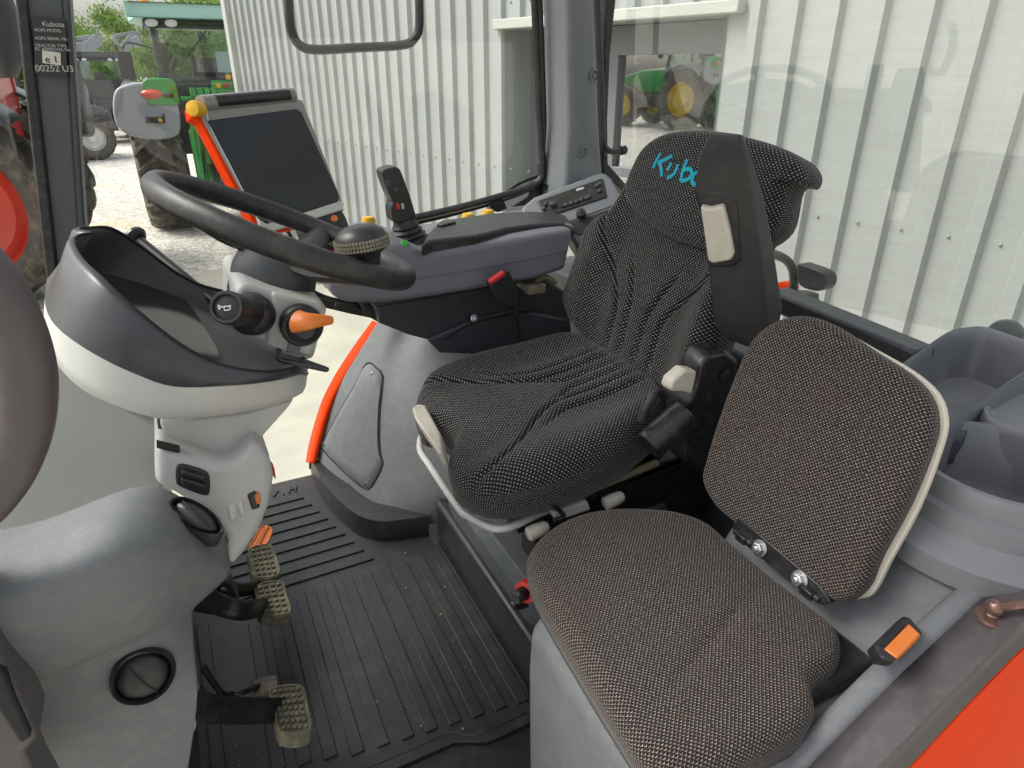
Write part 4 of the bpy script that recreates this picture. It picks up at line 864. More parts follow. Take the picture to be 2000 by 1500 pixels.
og = M(); og.tube([P(581, 628, Y=.948), P(598, 628, Y=.935), P(622, 626, Y=.935), P(648, 625, Y=.94)], lambda k: (.0185-.0125*k, .013-.007*k), 12, 4); og.obj('indicator_lever', ORANGEP, omo)
hl = M(); hl.tube(PS([(546, 682), (542, 694), (548, 703), (580, 710), (637, 722)], Y=.95), .0042, 8, 4); hl.tube(PS([(590, 698), (596, 706), (637, 721)], Y=.985), .0042, 8, 4); hl.tube([P(637, 722, Y=.95), P(638, 721, Y=.985)], .0042, 8, 1); hl.obj('hoop_lever', BLACKM, col)
sl2 = M(); s0, s1 = P(262, 462, Y=1.44), P(345, 530, Y=1.36); d_ = (s1-s0).normalized(); sl2.tube([s0+d_*.01, s0+d_*.05, s1, s1+d_*.1], .010, 12, 3); sl2.lathe([(.001, -.008), (.012, -.007), (.021, -.002), (.022, .004), (.018, .010), (.012, .014)], s0, d_, 28); sl2.obj('tilt_lever', BLACKM, col)

# ------------------------------------------------------------------ steering wheel
wc = V((.163, 1.10, 2.172)); tl_ = .44; RWH = .195
ua = V((math.cos(tl_), 0, -math.sin(tl_))); va = V((0, 1, 0)); wa = V((math.sin(tl_), 0, math.cos(tl_)))
swt = thing('steering_wheel', 'black steering wheel with a spinner knob, in front of the driver seat', 'steering wheel', tuple(wc))
def wp(b, r=RWH, l=0): return wc+ua*r*math.cos(b)+va*r*math.sin(b)+wa*l
M().tube([wp(2*math.pi*i/48) for i in range(48)], (.0178, .0158), 16, 2, True, flat=wa).obj('rim', surf('black leatherette rim', (.021, .021, .022), .42, .35, 500, .1, .12), swt)
sp = M()
for b in (R_(172), R_(60), R_(-62)): sp.tube([wp(b, .03, -.045), wp(b, .09, -.040), wp(b, .15, -.02), wp(b, RWH-.008, -.004)], lambda k: (.009+.004*k, .030-.012*k), 10, 4, flat=wa)
sp.obj('spoke', G_BLACK, swt)
hb = M(); hb.lathe([(.001, -.018), (.045, -.020), (.058, -.030), (.062, -.05), (.066, -.075), (.062, -.115), (.055, -.135), (.001, -.136)], wc, wa, 36); hb.obj('hub', G_DARK, swt)
def prj(p):
    d = p-CO; Ff = d.x*math.sin(YAW)+d.y*math.cos(YAW); Rr = d.x*math.cos(YAW)-d.y*math.sin(YAW); dep = Ff*math.cos(PITCH)-d.z*math.sin(PITCH); yy = Ff*math.sin(PITCH)+d.z*math.cos(PITCH)
    return 1000+F_PX*Rr/dep, 750-F_PX*yy/dep
bb = min((R_(k) for k in range(-90, 30)), key=lambda b: abs(prj(wp(b))[0]-742)); kc = wp(bb, RWH-.010)-wa*.016
kax = (V((-.10, 0.08, 1))).normalized()
sk_ = M(); sk_.lathe([(.019, .005), (.020, .03), (.024, .045), (.034, .053)], kc, kax, 36); sko = sk_.obj('spinner_stem', G_BLACK, swt, ang=50)
kb2 = M(); kb2.lathe([(.030, .049), (.0375, .056), (.0385, .062), (.0375, .070), (.034, .078), (.022, .086), (.010, .088), (.001, .087)], kc, kax, 40); kb2.obj('spinner_knob', G_BLACK, sko, ang=50)
kg = M()
for r_ in range(3):
    for i in range(52):
        a = 2*math.pi*i/52; u = kax.orthogonal().normalized(); q = kax.cross(u); d = u*math.cos(a)+q*math.sin(a)
        kg.box(kc+kax*(.0575+r_*.0052)+d*.0383, (.0032, .0034, .0040), Matrix((d, kax.cross(d), kax)).transposed())
kg.obj('spinner_grip', surf('worn khaki grip', (.19, .17, .12), .7, .2, 300, .2, dscale=30), sko)

# ------------------------------------------------------------------ touchscreen terminal
mon = thing('display_terminal', 'touchscreen terminal with orange side and dark screen, behind the steering wheel', 'monitor', (.2, 1.5, 2.2))
TLm, TRm, BRm, BLm = V((.084, 1.474, 2.335)), V((.304, 1.605, 2.349)), V((.352, 1.526, 2.126)), V((.154, 1.409, 2.115))
nm = (TRm-TLm).cross(BLm-TLm).normalized(); nm = nm if nm.dot(CO-TLm) > 0 else -nm
def mq(u, v, l=0): return (TLm*(1-u)+TRm*u)*(1-v)+(BLm*(1-u)+BRm*u)*v+nm*l
def mp(px, py, l=0): return PL(px, py, mq(.5, .5, l), nm)
def mprism(pts, l, th): return M().prism([mp(x, y, l) for x, y in pts], -nm*th)
FRAME = surf('warm grey metal bezel', (.26, .25, .24), .32, .1, 900, .05, metal=.2)
mprism([(390, 222), (404, 205), (470, 196), (576, 190), (592, 194), (600, 215), (672, 398), (668, 408), (600, 430), (532, 450), (516, 446), (500, 425)], 0, .028).obj('housing', FRAME, mon, bevel=.006, seg=3)
mprism([(406, 235), (580, 212), (590, 220), (664, 384), (658, 396), (520, 436), (508, 432)], .0025, .006).obj('screen', SCREEN, mon, bevel=.002)
mprism([(503, 425), (510, 443), (532, 452), (600, 432), (668, 410), (673, 398), (666, 392), (598, 414), (522, 438)], .0035, .01).obj('lower_bezel', G_WHITE, mon, bevel=.002)
tbm = M(); tbm.tube([mp(392, 204, -.006), mp(570, 187, -.006)], .0165, 20, 1); tbo = tbm.obj('top_bar', FRAME, mon)
tb2 = M(); tb2.tube([mp(420, 199, .001), mp(562, 186, .001)], .0125, 16, 1); tb2.obj('bar_insert', G_BLACK, mon)
og_px = [(372, 208), (380, 196), (392, 194), (402, 204), (402, 226), (409, 250), (440, 310), (480, 385), (508, 442), (516, 452), (600, 436), (596, 442), (524, 458), (506, 452), (492, 428), (450, 350), (410, 272), (392, 238), (376, 228)]
mprism(og_px, -.004, .026).obj('side_panel', ORANGE, mon, bevel=.003)
wl = M(); wl.tube([mp(x, y, -.002) for x, y in [(403, 200), (404, 226), (411, 250), (442, 310), (482, 386), (512, 444)]], .0028, 6, 3); wl.obj('white_edge', G_WHITE, mon)
yk = M(); kx = mp(379, 212, .004); yk.lathe([(.014, -.02), (.0145, 0), (.013, .006), (.001, .008)], kx, (-.6, -.8, .1), 28); yk.obj('yellow_knob', YELLOW, mon, ang=30)
rf2 = M(); rf2.prism([mp(x, y, -.004) for x, y in [(655, 414), (672, 408), (670, 412), (650, 420)]], -nm*.02); rf2.obj('corner_clip', RED, mon)
arm_ = M(); arm_.tube([mp(590, 425, -.04), P(600, 455, Y=1.56), P(640, 500, Y=1.58), P(680, 530, Y=1.60)], .016, 10, 4); arm_.obj('mounting_arm', G_BLACK, mon)
bn = M(); bn.lathe([(.050, -.05), (.052, 0), (.048, .008), (.042, .010), (.001, .004)], P(640, 440, Y=1.50), (.35, -.75, .35), 32); bno = bn.obj('round_gauge', G_BLACK, mon, ang=40)
bo = M(); bo.lathe([(.007, 0), (.007, .006), (.003, .007)], P(652, 428, Y=1.47), (.2, -.7, .5), 14); bo.obj('gauge_button', ORANGEP, bno)
cbx = M(); cbx.tube(PS([(540, 452), (548, 470), (560, 480)], Y=1.5), .004, 8, 3); cbx.tube(PS([(560, 448), (570, 466), (575, 480)], Y=1.5), .004, 8, 3); cbx.obj('cable', RUBBER, mon)

# ------------------------------------------------------------------ right hand console, joystick, radio
con = thing('armrest_console', 'lilac grey armrest console with black padded lid, beyond the driver seat', 'armrest console', (.6, 1.55, 1.95))
cs = M(); cs.prism(PS([(640, 560), (652, 582), (680, 592), (760, 592), (900, 572), (1040, 547), (1105, 527), (1122, 446), (1000, 466), (840, 494), (800, 480), (770, 478), (700, 490), (650, 512)], Y=1.46), (0, .30, 0)); cso = cs.obj('box', G_LILAC, con, bevel=.014, seg=4)
M().tube(PS([(690, 545), (830, 540), (980, 515), (1110, 487)], Y=1.458), .0016, 6, 3).obj('crease', G_LILAC, cso)
zl = 2.045
ne = [P(x, y, Z=zl) for x, y in ((822, 478), (840, 469), (930, 459), (960, 452), (990, 444), (1060, 436), (1104, 434))]; fe = [P(x, y, Z=zl) for x, y in ((1122, 440), (1105, 420), (1060, 411), (960, 416), (860, 430), (838, 452))]
ld_ = M(); ld_.prism(ne+fe, (0, 0, -.032)); ldo = ld_.obj('lid', surf('black padded vinyl', (.030, .031, .030), .38, .3, 700, .1, .12), con, bevel=.011, seg=4)
lt = M(); lt.box(P(872, 437, Z=zl+.003), (.055, .02, .006), Matrix.Rotation(.5, 3, 'Z')); lt.obj('lid_latch', G_BLACK, ldo, bevel=.002)
for px, py, mt_ in ((790, 478, GREEN), (797, 505, ORANGEP), (668, 490, RED), (790, 498, G_BLACK)):
    m = M(); m.lathe([(.010, 0), (.010, .006), (.007, .009), (.001, .009)], P(px, py, Y=1.475), (0, -.6, .8), 16); m.obj('control_button', mt_, cso)
M().prism(PS([(648, 492), (676, 484), (684, 494), (656, 502)], Y=1.45), (0, .02, 0)).obj('readout', surf('red lit readout', (.25, .03, .03), .3), cso)
js = thing('joystick', 'black joystick on a ribbed bellows ahead of the armrest lid', 'joystick', tuple(P(800, 470, Y=1.60)))
bw = M(); jb = P(798, 468, Y=1.60); ja = V((-.18, 0, 1)).normalized(); pr_ = []
for k in range(5): pr_ += [(.052-.006*k, .012*k), (.040-.004*k, .012*k+.006)]
bw.lathe([(.056, -.02)]+pr_+[(.02, .062)], jb, ja, 32); bw.obj('bellows', RUBBER, js, ang=60)
gp = [(746, 340), (752, 331), (772, 326), (782, 332), (790, 352), (802, 385), (810, 412), (812, 424), (798, 432), (772, 436), (766, 426), (764, 405), (768, 395), (760, 380)]
gr_ = M(); gr_.prism(spline(PS(gp, Y=1.575), 2, True), (0, .05, 0)); gro = gr_.obj('grip', G_BLACK, js, bevel=.012, seg=4)
for q, mt_ in (([(754, 352), (762, 350), (765, 362), (757, 364)], G_DARK), ([(768, 366), (776, 364), (779, 374), (771, 376)], G_DARK), ([(774, 398), (780, 397), (782, 408), (776, 410)], RED), ([(784, 398), (789, 397), (790, 408), (785, 409)], G_PALE)): M().prism(PS(q, Y=1.571), (0, .01, 0)).obj('grip_button', mt_, gro, bevel=.001)
nk = M(); nk.tube([P(790, 428, Y=1.60), jb+ja*.055], .022, 12, 1); nk.obj('neck', G_BLACK, js)
for i, (px, py, lb_) in enumerate(((720, 431, 'yellow control knob behind the spinner knob of the steering wheel'), (914, 424, 'yellow control knob behind the armrest lid, nearer the joystick'), (953, 417, 'yellow control knob behind the armrest lid, nearer the radio'))):
    m = M(); m.lathe([(.012, -.06), (.012, -.012), (.018, -.010), (.019, 0), (.015, .010), (.001, .013)], P(px, py, Y=1.76), (0, 0, 1), 20); tag(m.obj('control_knob', YELLOW, None, ang=50), lb_, 'knob', 'yellow control knobs')
rad = thing('radio_panel', 'grey rear corner panel with a car radio, at the foot of the rear pillar', 'radio panel', (1.02, 1.65, 2.05))
rT, rTR, rBR, rBL = V((.95, 1.674, 2.077)), V((1.109, 1.614, 2.134)), V((1.104, 1.564, 2.093)), V((.946, 1.628, 2.04))
rn = (rTR-rT).cross(rBL-rT).normalized(); rn = rn if rn.dot(CO-rT) > 0 else -rn
ro = (rT+rTR+rBR+rBL)/4
def rp(px, py, l=0): return PL(px, py, ro+rn*l, rn)
def rpr(pts, l, th): return M().prism([rp(x, y, l) for x, y in pts], -rn*th)
rpr([(1012, 428), (1020, 402), (1042, 384), (1100, 362), (1165, 338), (1182, 336), (1195, 348), (1222, 400), (1240, 450), (1200, 500), (1125, 480), (1100, 440), (1060, 424)], 0, .09).obj('housing', PILLARL, rad, bevel=.010, seg=3)
rdo = rpr([(1048, 392), (1177, 347), (1186, 384), (1066, 424)], .004, .02).obj('radio', G_BLACK, rad, bevel=.003)
rpr([(1090, 388), (1142, 370), (1150, 386), (1096, 405)], .0065, .006).obj('radio_screen', surf('grey lcd', (.045, .042, .038), .2, dscale=20), rdo)
rpr([(1125, 369), (1140, 365), (1141, 368), (1126, 373)], .008, .004).obj('radio_mark', INK, rdo)
m = M(); m.lathe([(.009, 0), (.0085, .008), (.006, .010), (.001, .010)], rp(1080, 400, .004), rn, 20); m.obj('radio_dial', G_DARK, rdo)
for x, y in ((1065, 398), (1062, 406), (1166, 362), (1172, 358), (1170, 372), (1105, 399), (1115, 396), (1125, 393), (1135, 389), (1145, 386), (1150, 383)): M().box(rp(x, y, .007), (.008, .006, .004), Matrix((rn.orthogonal(), rn.cross(rn.orthogonal()), rn)).transposed()).obj('radio_button', G_DARK, rdo, bevel=.001)
rpr([(1078, 432), (1190, 394), (1195, 402), (1092, 440)], .003, .01).obj('lower_slot', PILLARL, rad, bevel=.002)
rpr([(1098, 440), (1190, 408), (1200, 440), (1130, 460)], .002, .01).obj('lower_panel', G_BLACK, rad, bevel=.002)
m = M(); m.lathe([(.014, 0), (.013, .014), (.001, .016)], rp(1135, 420, .004), rn, 20); m.obj('fan_knob', G_BLACK, rad)

# ------------------------------------------------------------------ seat belt buckles
bk1 = thing('belt_buckle', 'black seat belt buckle with red button beside the driver seat', 'seat belt buckle', tuple(P(1000, 600, Y=1.40)))
M().prism(PS([(954, 553), (990, 528), (996, 530), (1016, 582), (1016, 596), (1004, 603), (985, 600), (976, 590)], Y=1.40), (0, .022, 0)).obj('housing', G_BLACK, bk1, bevel=.005)
M().prism(PS([(957, 550), (985, 531), (988, 538), (960, 557)], Y=1.397), (0, .018, 0)).obj('button', RED, bk1, bevel=.002)
M().tube([P(1002, 598, Y=1.41), P(1010, 625, Y=1.41), P(1015, 660, Y=1.41)], (.014, .003), 8, 2).obj('stem', G_BLACK, bk1)
bk2 = thing('belt_buckle', 'black seat belt buckle with orange button beside the passenger seat', 'seat belt buckle', tuple(P(1755, 1260, Z=1.66)))
zq = 1.745
M().prism(PS([(1708, 1258), (1766, 1201), (1780, 1206), (1804, 1236), (1752, 1290), (1722, 1285)], Z=zq), (.004, 0.01, -.024)).obj('housing', G_BLACK, bk2, bevel=.006, seg=3)
M().prism(PS([(1727, 1266), (1775, 1217), (1799, 1239), (1752, 1284)], Z=zq+.002), (0, 0, -.01)).obj('button', ORANGEP, bk2, bevel=.002)
M().prism(PS([(1718, 1257), (1757, 1217), (1768, 1222), (1729, 1262)], Z=zq+.0015), (0, 0, -.01)).obj('slot', GROOVE, bk2)

# ------------------------------------------------------------------ driver seat
ds = thing('driver_seat', 'black dotted cloth driver seat with headrest and folded up armrest', 'seat', (.65, 1.15, 1.3))
tS = .10
def h_cush(u, v):
    h = .018*sstep(.12, .22, abs(v))+.012*sstep(.30, .5, u)-.012*sstep(.10, 0, u)+.006*g(u-.22, .1)
    c1 = .055+.15*(1-sstep(.02, .29, u)); fade = sstep(.50, .44, u)
    h -= .012*g(abs(v)-c1, .007)*fade
    h -= .010*g(abs(v)-c1-.040, .007)*fade*sstep(.16, .26, u)
    h -= .011*g(abs(v)-.018-.03*(1-sstep(.26, .34, u)), .0075)*fade*sstep(.25, .31, u)
    h += .004*g(abs(v)-c1-.02, .012)*fade*sstep(.16, .26, u)
    return h
cush = cushion('seat_cushion', FAB, ds, [(.035, .19), (.005, .13), (.004, .09), (.022, .06), (.036, .01), (.030, -.04), (-.008, -.10), (-.012, -.16), (.02, -.225), (.10, -.262), (.22, -.268), (.34, -.240), (.46, -.18), (.505, -.09), (.515, .1), (.48, .21), (.36, .25), (.22, .262), (.10, .25)],
        ((.395, 1.15, 1.735), (math.cos(tS), 0, math.sin(tS)), (0, 1, 0), (-math.sin(tS), 0, math.cos(tS))), h_cush, .094, .042, seg=20, rings=80)
tb = R_(17)
BO = V((.872, 1.15, 1.775)); BU = V((0, 1, 0)); BV = V((math.sin(tb), 0, math.cos(tb))); BW = V((-math.cos(tb), 0, math.sin(tb)))
def buv(px, py, l=0): p = PL(px, py, BO+BW*l, BW)-BO; return p.dot(BU), p.dot(BV)
def h_back(u, v):
    h = .035*sstep(.12, .22, abs(u))*sstep(.5, .25, v)-.01*sstep(.02, .0, v)
    fl_ = .13*sstep(.11, .33, v); low_ = sstep(.015, .04, v)*sstep(.40, .33, v)
    for k, wk in ((.030, .6), (.080, 1.0)): h -= .012*g(abs(u)-k-fl_*wk, .0075)*low_*(1 if k > .05 else sstep(.27, .20, v))
    return h+.012*g(v-.15, .1)
L0 = [buv(x, y) for x, y in ((1135, 655), (1106, 590), (1101, 545), (1118, 490), (1160, 440), (1200, 398))]
back_ol = [(-.235, .02), (-.12, .0), (.12, .0)]+[(min(u, .275), v) for u, v in L0]+[(.17, .50), (0, .52), (-.17, .50), (-.235, .43), (-.245, .30), (-.235, .15)]
bk_ = cushion('backrest', FAB, ds, back_ol, (BO, BU, BV, BW), h_back, .060, .032, seg=20, rings=80)
H0 = [buv(x, y, .035) for x, y in ((1226, 405), (1212, 372), (1226, 325), (1250, 284), (1290, 258), (1345, 250), (1400, 254), (1470, 268), (1530, 292), (1556, 322), (1550, 350), (1522, 356))]
lo_ = [buv(x, y, .035) for x, y in ((1500, 440), (1440, 480), (1370, 485), (1300, 462), (1258, 435))]
def h_head(u, v): return .012*g(v-.42, .12)
hd_ = cushion('headrest', FAB, ds, [(u, v) for u, v in H0]+lo_, (BO+BW*.035, BU, BV, BW), lambda u, v: .004*g(u, .15), .075, .028, rings=24)
bsh = M(); bsh.prism([BO+BW*-.055+BU*u+BV*v for u, v in [(-.18, .05), (.22, .05), (.24, .3), (.18, .44), (-.18, .44), (-.20, .3)]], -BW*.03); bsh.obj('back_shell', G_DARK, ds, bevel=.02, seg=3)
# embroidered word on the headrest
hbv = bvh_of(hd_)
def letter(strokes):
    m = M()
    for s in strokes:
        pts = [HIT(hbv, x, y, .0010) for x, y in s]; pts = [p for p in pts if p]
        if len(pts) > 1: m.tube(pts, (.0012, .0042), 8, 3, flat=BW)
    return m
for st_ in ([[(1291, 300), (1283, 313), (1276, 328)], [(1314, 304), (1300, 312), (1286, 318)], [(1289, 318), (1292, 332), (1293, 345)]],
            [[(1312, 318), (1304, 333)], [(1325, 321), (1317, 340), (1304, 348)]],
            [[(1343, 312), (1334, 334), (1330, 354)], [(1334, 334), (1346, 330), (1352, 338), (1345, 350), (1331, 354)]],
            [[(1368, 336), (1357, 340), (1352, 354), (1360, 362), (1370, 356), (1372, 342), (1366, 336)]],
            [[(1388, 326), (1378, 350), (1378, 368)], [(1372, 338), (1396, 344)]],
            [[(1414, 350), (1402, 350), (1396, 364), (1402, 374), (1412, 368)], [(1418, 350), (1412, 378)]]):
    letter(st_).obj('embroidered_letter', TURQ, hd_)
# folded armrest
ar_rows = [((1388, 255), (1444, 262), (1454, 264)), ((1362, 305), (1456, 305), (1472, 312)), ((1355, 370), (1470, 368), (1488, 365)), ((1365, 405), (1476, 420), (1501, 420)), ((1380, 512), (1488, 510), (1515, 500)), ((1393, 630), (1500, 640), (1530, 600)), ((1415, 662), (1488, 690), (1518, 660))]
rings_ = []
for a, b, c in ar_rows:
    pa, pb_, pc_ = P(*a, Y=.885), P(*b, Y=.81), P(*c, Y=.81); rings_.append([pa, pb_, pc_, pa+(pc_-pb_)])
am = M().loft(rings_); aro = am.obj('armrest', surf('black armrest vinyl', (.026, .026, .028), .36, .35, 600, .12, .05), ds, bevel=.022, seg=5, ang=60)
fa, fb2 = rings_[3], rings_[4]; an = (fa[1]-fa[0]).cross(fb2[0]-fa[0]).normalized(); an = an if an.dot(CO-fa[0]) > 0 else -an
def apx(px, py, l): return PL(px, py, fa[0]+an*l, an)
M().prism([apx(x, y, .004) for x, y in ((1354, 370), (1400, 374), (1425, 380), (1440, 402), (1446, 512), (1430, 522), (1382, 522), (1366, 404))], -an*.03).obj('armrest_frame', BLACKM, aro, bevel=.004, seg=3)
M().prism([apx(x, y, .016) for x, y in ((1367, 404), (1388, 408), (1412, 402), (1424, 450), (1433, 500), (1426, 510), (1392, 516), (1382, 510))], -an*.03).obj('armrest_grip', BEIGE, aro, bevel=.006, seg=4)
# recliner side, cylinder, levers, rails, towel-bar handle, suspension boots
M().prism(PS([(1344, 790), (1362, 758), (1368, 718), (1385, 692), (1420, 684), (1445, 705), (1440, 760), (1402, 880), (1382, 935), (1340, 905), (1345, 850)], Y=.86), (0, .06, 0)).obj('recliner_cover', BLACKM, ds, bevel=.010, seg=3)
M().lathe([(.011, 0), (.011, .003), (.008, .004)], P(1416, 734, Y=.855), (0, -1, 0), 20).obj('cover_bolt', G_BLACK, ds)
M().prism(PS([(1309, 760), (1315, 744), (1340, 722), (1362, 725), (1360, 740), (1352, 771), (1335, 766), (1314, 766)], Y=.835), (0, .03, 0)).obj('recliner_lever', BEIGE, ds, bevel=.005, seg=3)
M().tube([P(1266, 872, Y=.85), P(1296, 845, Y=.85), P(1340, 808, Y=.85)], .031, 24, 1).obj('lumbar_cover', BLACKM, ds, bevel=.004)
M().tube([P(1252, 822, Y=.87), P(1262, 792, Y=.87), P(1283, 768, Y=.87), P(1298, 776, Y=.87)], .008, 10, 4).obj('cover_clip', BLACKM, ds)
rl = M(); rl.bar(P(1060, 1015, Y=.96), P(1370, 905, Y=.96), .03, .05); rl.bar(P(1030, 1050, Y=.985), P(1380, 930, Y=.985), .06, .10); rl.bar(P(1130, 975, Y=.93), P(1360, 880, Y=.93), .02, .02); rl.bar((.50, 1.34, 1.60), (.92, 1.34, 1.61), .04, .06); rl.box((.70, 1.15, 1.60), (.42, .42, .05)); rl.box((.70, 1.15, 1.645), (.46, .46, .03)); rl.obj('slide_rail', BLACKM, ds, bevel=.004)
gr2 = M(); gr2.bar(P(1150, 958, Y=.92), P(1285, 903, Y=.92), .012, .012); gr2.obj('greasy_rail', surf('greasy yellow rail', (.20, .165, .09), .45, .2, 200, .3, .3, dscale=30), ds, bevel=.002)
hb_ = M(); hb_.tube(PS([(828, 842), (821, 860), (822, 882), (840, 910), (865, 948), (898, 995), (915, 1008), (955, 1029), (982, 1032), (1010, 1024), (1070, 996), (1152, 967)], Z=1.615), .0078, 12, 5); hb_.obj('front_handle', SILVER, ds)
hx = M(); hx.prism(PS([(1080, 1003), (1148, 978), (1155, 996), (1110, 1012), (1084, 1016)], Y=.90), (0, .02, 0)); hx.obj('handle_plate', SILVER, ds, bevel=.004)
cl_ = M(); cl_.tube(PS([(1078, 985), (1098, 1002), (1098, 1012), (1082, 1016)], Y=.885), .005, 8, 3); cl_.obj('handle_clip', BLACKM, ds)
for pts in (((1030, 1045), (1062, 1030)), ((1180, 985), (1216, 968))):
    a, b = P(*pts[0], Y=.90), P(*pts[1], Y=.90); m = M(); m.lathe([(.010, 0), (.014, .003), (.0145, .02), (.012, .04), (.008, .045)], a, (b-a), 20); m.obj('adjust_knob', BEIGE, ds, ang=40)
tgp = PS([(804, 797), (814, 788), (830, 790), (860, 846), (864, 880), (858, 886), (810, 816)], Z=1.74)
M().prism(tgp, (.012, 0, -.035)).obj('front_tag', BEIGE, ds, bevel=.006, seg=3)
def rrect(cx, cy, hx_, hy, r, z, n=5):
    out = []
    for (sx, sy, a0) in ((1, 1, 0), (-1, 1, 90), (-1, -1, 180), (1, -1, 270)):
        for k in range(n+1): a = R_(a0+90*k/n); out.append(V((cx+sx*(hx_-r)+math.cos(a)*r, cy+sy*(hy-r)+math.sin(a)*r, z)))
    return out
bx, by = .735, 1.165
bt_ = M(); rr_ = []
for i, (hx_, hy, z) in enumerate(((.215, .27, 1.32), (.222, .275, 1.35), (.220, .272, 1.385), (.195, .245, 1.392), (.190, .238, 1.40), (.200, .25, 1.415), (.198, .245, 1.452), (.172, .218, 1.460), (.168, .212, 1.468), (.178, .225, 1.48), (.175, .22, 1.52), (.15, .19, 1.53), (.15, .19, 1.60))): rr_.append(rrect(bx, by, hx_, hy, .07, z))
bt_.loft(rr_); bt_.obj('suspension_boot', surf('grey rubber boot', (.07, .078, .088), .5, .2, 700, .1, .15), ds, ang=30)
rb_ = M(); rr0 = P(1026, 1156, Y=.80); rb_.lathe([(.020, -.012), (.020, .004), (.013, .006), (.011, -.012)], rr0, (-.8, -.5, .2), 28, False); rb_.obj('lever_collar', RED, ds)
rk_ = M(); rk_.tube([rr0+V((.03, .02, 0)), rr0+V((-.012, -.005, .002))], .010, 12, 1); rk_.lathe([(.012, 0), (.013, .01), (.009, .016)], rr0+V((-.012, -.005, .002)), (-.8, -.4, .1), 16); rk_.tube(PS([(1015, 1170), (1003, 1178), (1010, 1186), (1030, 1180)], Y=.80), .006, 8, 3); rk_.obj('seat_lever', BLACKM, ds)

# ------------------------------------------------------------------ passenger seat
ps = thing('passenger_seat', 'small brown black flecked passenger seat on the left fender, back with a white edge', 'seat', (.62, .56, 1.6))
zc = 1.668
so = [(1030, 1092), (1036, 1062), (1062, 1034), (1110, 1008), (1170, 991), (1240, 985), (1320, 991), (1385, 1015), (1440, 1062), (1505, 1110), (1590, 1178), (1634, 1214), (1648, 1250), (1636, 1290), (1600, 1314), (1588, 1336), (1596, 1372), (1570, 1412), (1500, 1448), (1430, 1482), (1360, 1494), (1300, 1488), (1255, 1462), (1205, 1392), (1130, 1275), (1060, 1160)]
cop = [P(x, y, Z=zc) for x, y in so]; po = V((.58, .55, zc))
def h_ps(u, v): return .006*g(u-.02, .16)+.005*math.sin(u*26+v*9)*.4-.006*g(v+.05-.35*u, .012)*sstep(-.2, .0, u)
cushion('seat_cushion', FAB2, ps, [((p-po).x, (p-po).y) for p in cop], (po, (1, 0, 0), (0, 1, 0), (0, 0, 1)), h_ps, .062, .026, seg=3, rings=44)
tp = R_(16); PO = V((.775, .56, 1.68)); PU = V((0, 1, 0)); PV = V((math.sin(tp), 0, math.cos(tp))); PW = V((-math.cos(tp), 0, math.sin(tp)))
bo_ = [(1368, 940), (1376, 898), (1402, 815), (1437, 722), (1465, 662), (1506, 627), (1558, 615), (1616, 632), (1692, 682), (1762, 728), (1802, 772), (1815, 818), (1808, 868), (1763, 983), (1705, 1090), (1684, 1142), (1662, 1168), (1640, 1178), (1600, 1164), (1520, 1096), (1440, 1030), (1392, 988)]
def puv(px, py, l=0): p = PL(px, py, PO+PW*l, PW)-PO; return p.dot(PU), p.dot(PV)
bkp = [puv(x, y, .02) for x, y in bo_]
cushion('backrest', FAB2, ps, bkp, (PO+PW*.02, PU, PV, PW), lambda u, v: .006*g(v-.18, .15), .030, .016, seg=3, rings=36)
wo = [puv(x, y, -.012) for x, y in [(1396, 940), (1420, 850), (1458, 740), (1488, 686), (1525, 648), (1570, 630), (1625, 636), (1705, 680), (1782, 724), (1832, 768), (1849, 818), (1840, 872), (1796, 990), (1737, 1100), (1712, 1150), (1690, 1168), (1640, 1170), (1600, 1150), (1440, 1025)]]
sh = M(); sh.prism(spline([PO+PW*-.010+PU*u+PV*v for u, v in wo], 3, True), -PW*.010); sh.obj('back_shell', surf('cream shell plastic', (.60, .55, .46), .4, .05, 900, .04, .05), ps, bevel=.002)
hb2 = [PL(x, y, PO+PW*.024, PW) for x, y in ((1428, 1030), (1442, 1012), (1480, 1040), (1600, 1142), (1622, 1176), (1604, 1182), (1540, 1136), (1452, 1062))]
hgo = M().prism(hb2, -PW*.02).obj('hinge_plate', BLACKM, ps, bevel=.002)
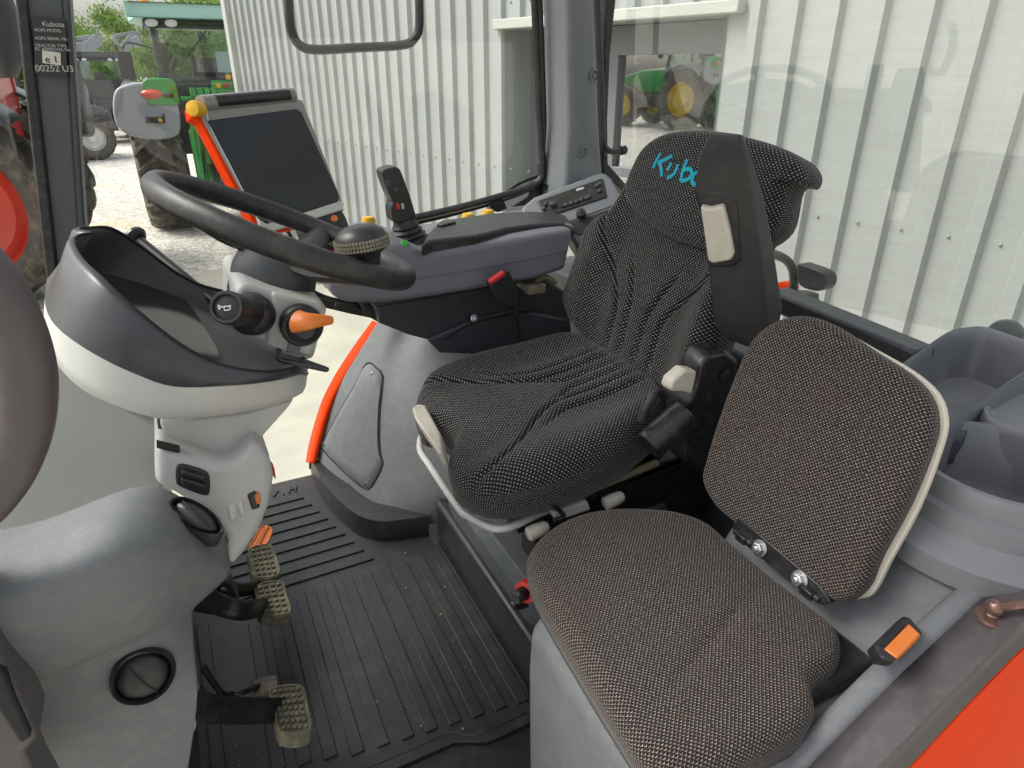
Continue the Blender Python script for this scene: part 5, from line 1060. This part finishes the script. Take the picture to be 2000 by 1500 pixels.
for px, py in ((1484, 1071), (1562, 1132)):
    p = PL(px, py, PO+PW*.025, PW); m = M(); m.lathe([(.0145, 0), (.0145, .002), (.0105, .003)], p, PW, 24); m.lathe([(.0105, .002), (.0105, .009), (.008, .0105)], p, PW, 6); m.lathe([(.005, .010), (.005, .013), (.003, .014)], p, PW, 12); m.obj('hinge_bolt', STEEL, ps, bevel=.0006, ang=25)
for px, py in ((1452, 1050), (1580, 1156)):
    p = PL(px, py, PO+PW*.025, PW); m = M(); m.box(p, (.018, .022, .014)); m.tube([p+PU*.02, p-PU*.02], .006, 10, 1); m.obj('hinge_knuckle', BLACKM, hgo, bevel=.002)
ub = M(); ub.box((.60, .55, 1.625), (.36, .34, .03)); ub.obj('seat_pan', G_BLACK, ps, bevel=.01)

# ------------------------------------------------------------------ lamp outside the rear window, near grab rail
mk = thing('marker_lamp', 'black marker lamp on a curved bracket outside the rear window', 'lamp', tuple(P(1550, 580, X=1.72)))
m = M(); m.tube(PS([(1500, 494), (1524, 501), (1542, 514), (1550, 535), (1550, 560), (1546, 578)], X=1.72), (.014, .018), 8, 4); m.obj('bracket', G_BLACK, mk)
m = M(); m.prism(spline(PS([(1556, 517), (1575, 520), (1604, 531), (1613, 545), (1609, 562), (1592, 569), (1560, 556)], X=1.70), 3, True), (.05, 0, 0)); m.obj('lamp_body', G_BLACK, mk, bevel=.008)
M().prism(PS([(1530, 570), (1556, 572), (1574, 578), (1574, 590), (1580, 600), (1560, 602), (1526, 590)], X=1.70), (.06, 0, 0)).obj('lamp_base', G_DARK, mk, bevel=.004)
M().prism(PS([(1516, 552), (1524, 551), (1537, 562), (1534, 576), (1516, 578)], X=1.76), (.06, 0, 0)).obj('orange_corner', ORANGE, mk, bevel=.004)
gr3 = M(); gr3.tube(PS([(-520, 330), (-320, 370), (-170, 440), (-62, 510), (0, 590), (38, 680), (50, 760), (38, 850), (0, 935), (-62, 1000), (-170, 1050), (-320, 1090), (-520, 1110)], Y=.42), .0155, 16, 6); tag(gr3.obj('grab_rail', surf('worn mauve black rail', (.082, .066, .07), .4, .1, 500, .1, .1), None), 'thick curved grab rail at the door opening, at the left edge', 'grab rail')
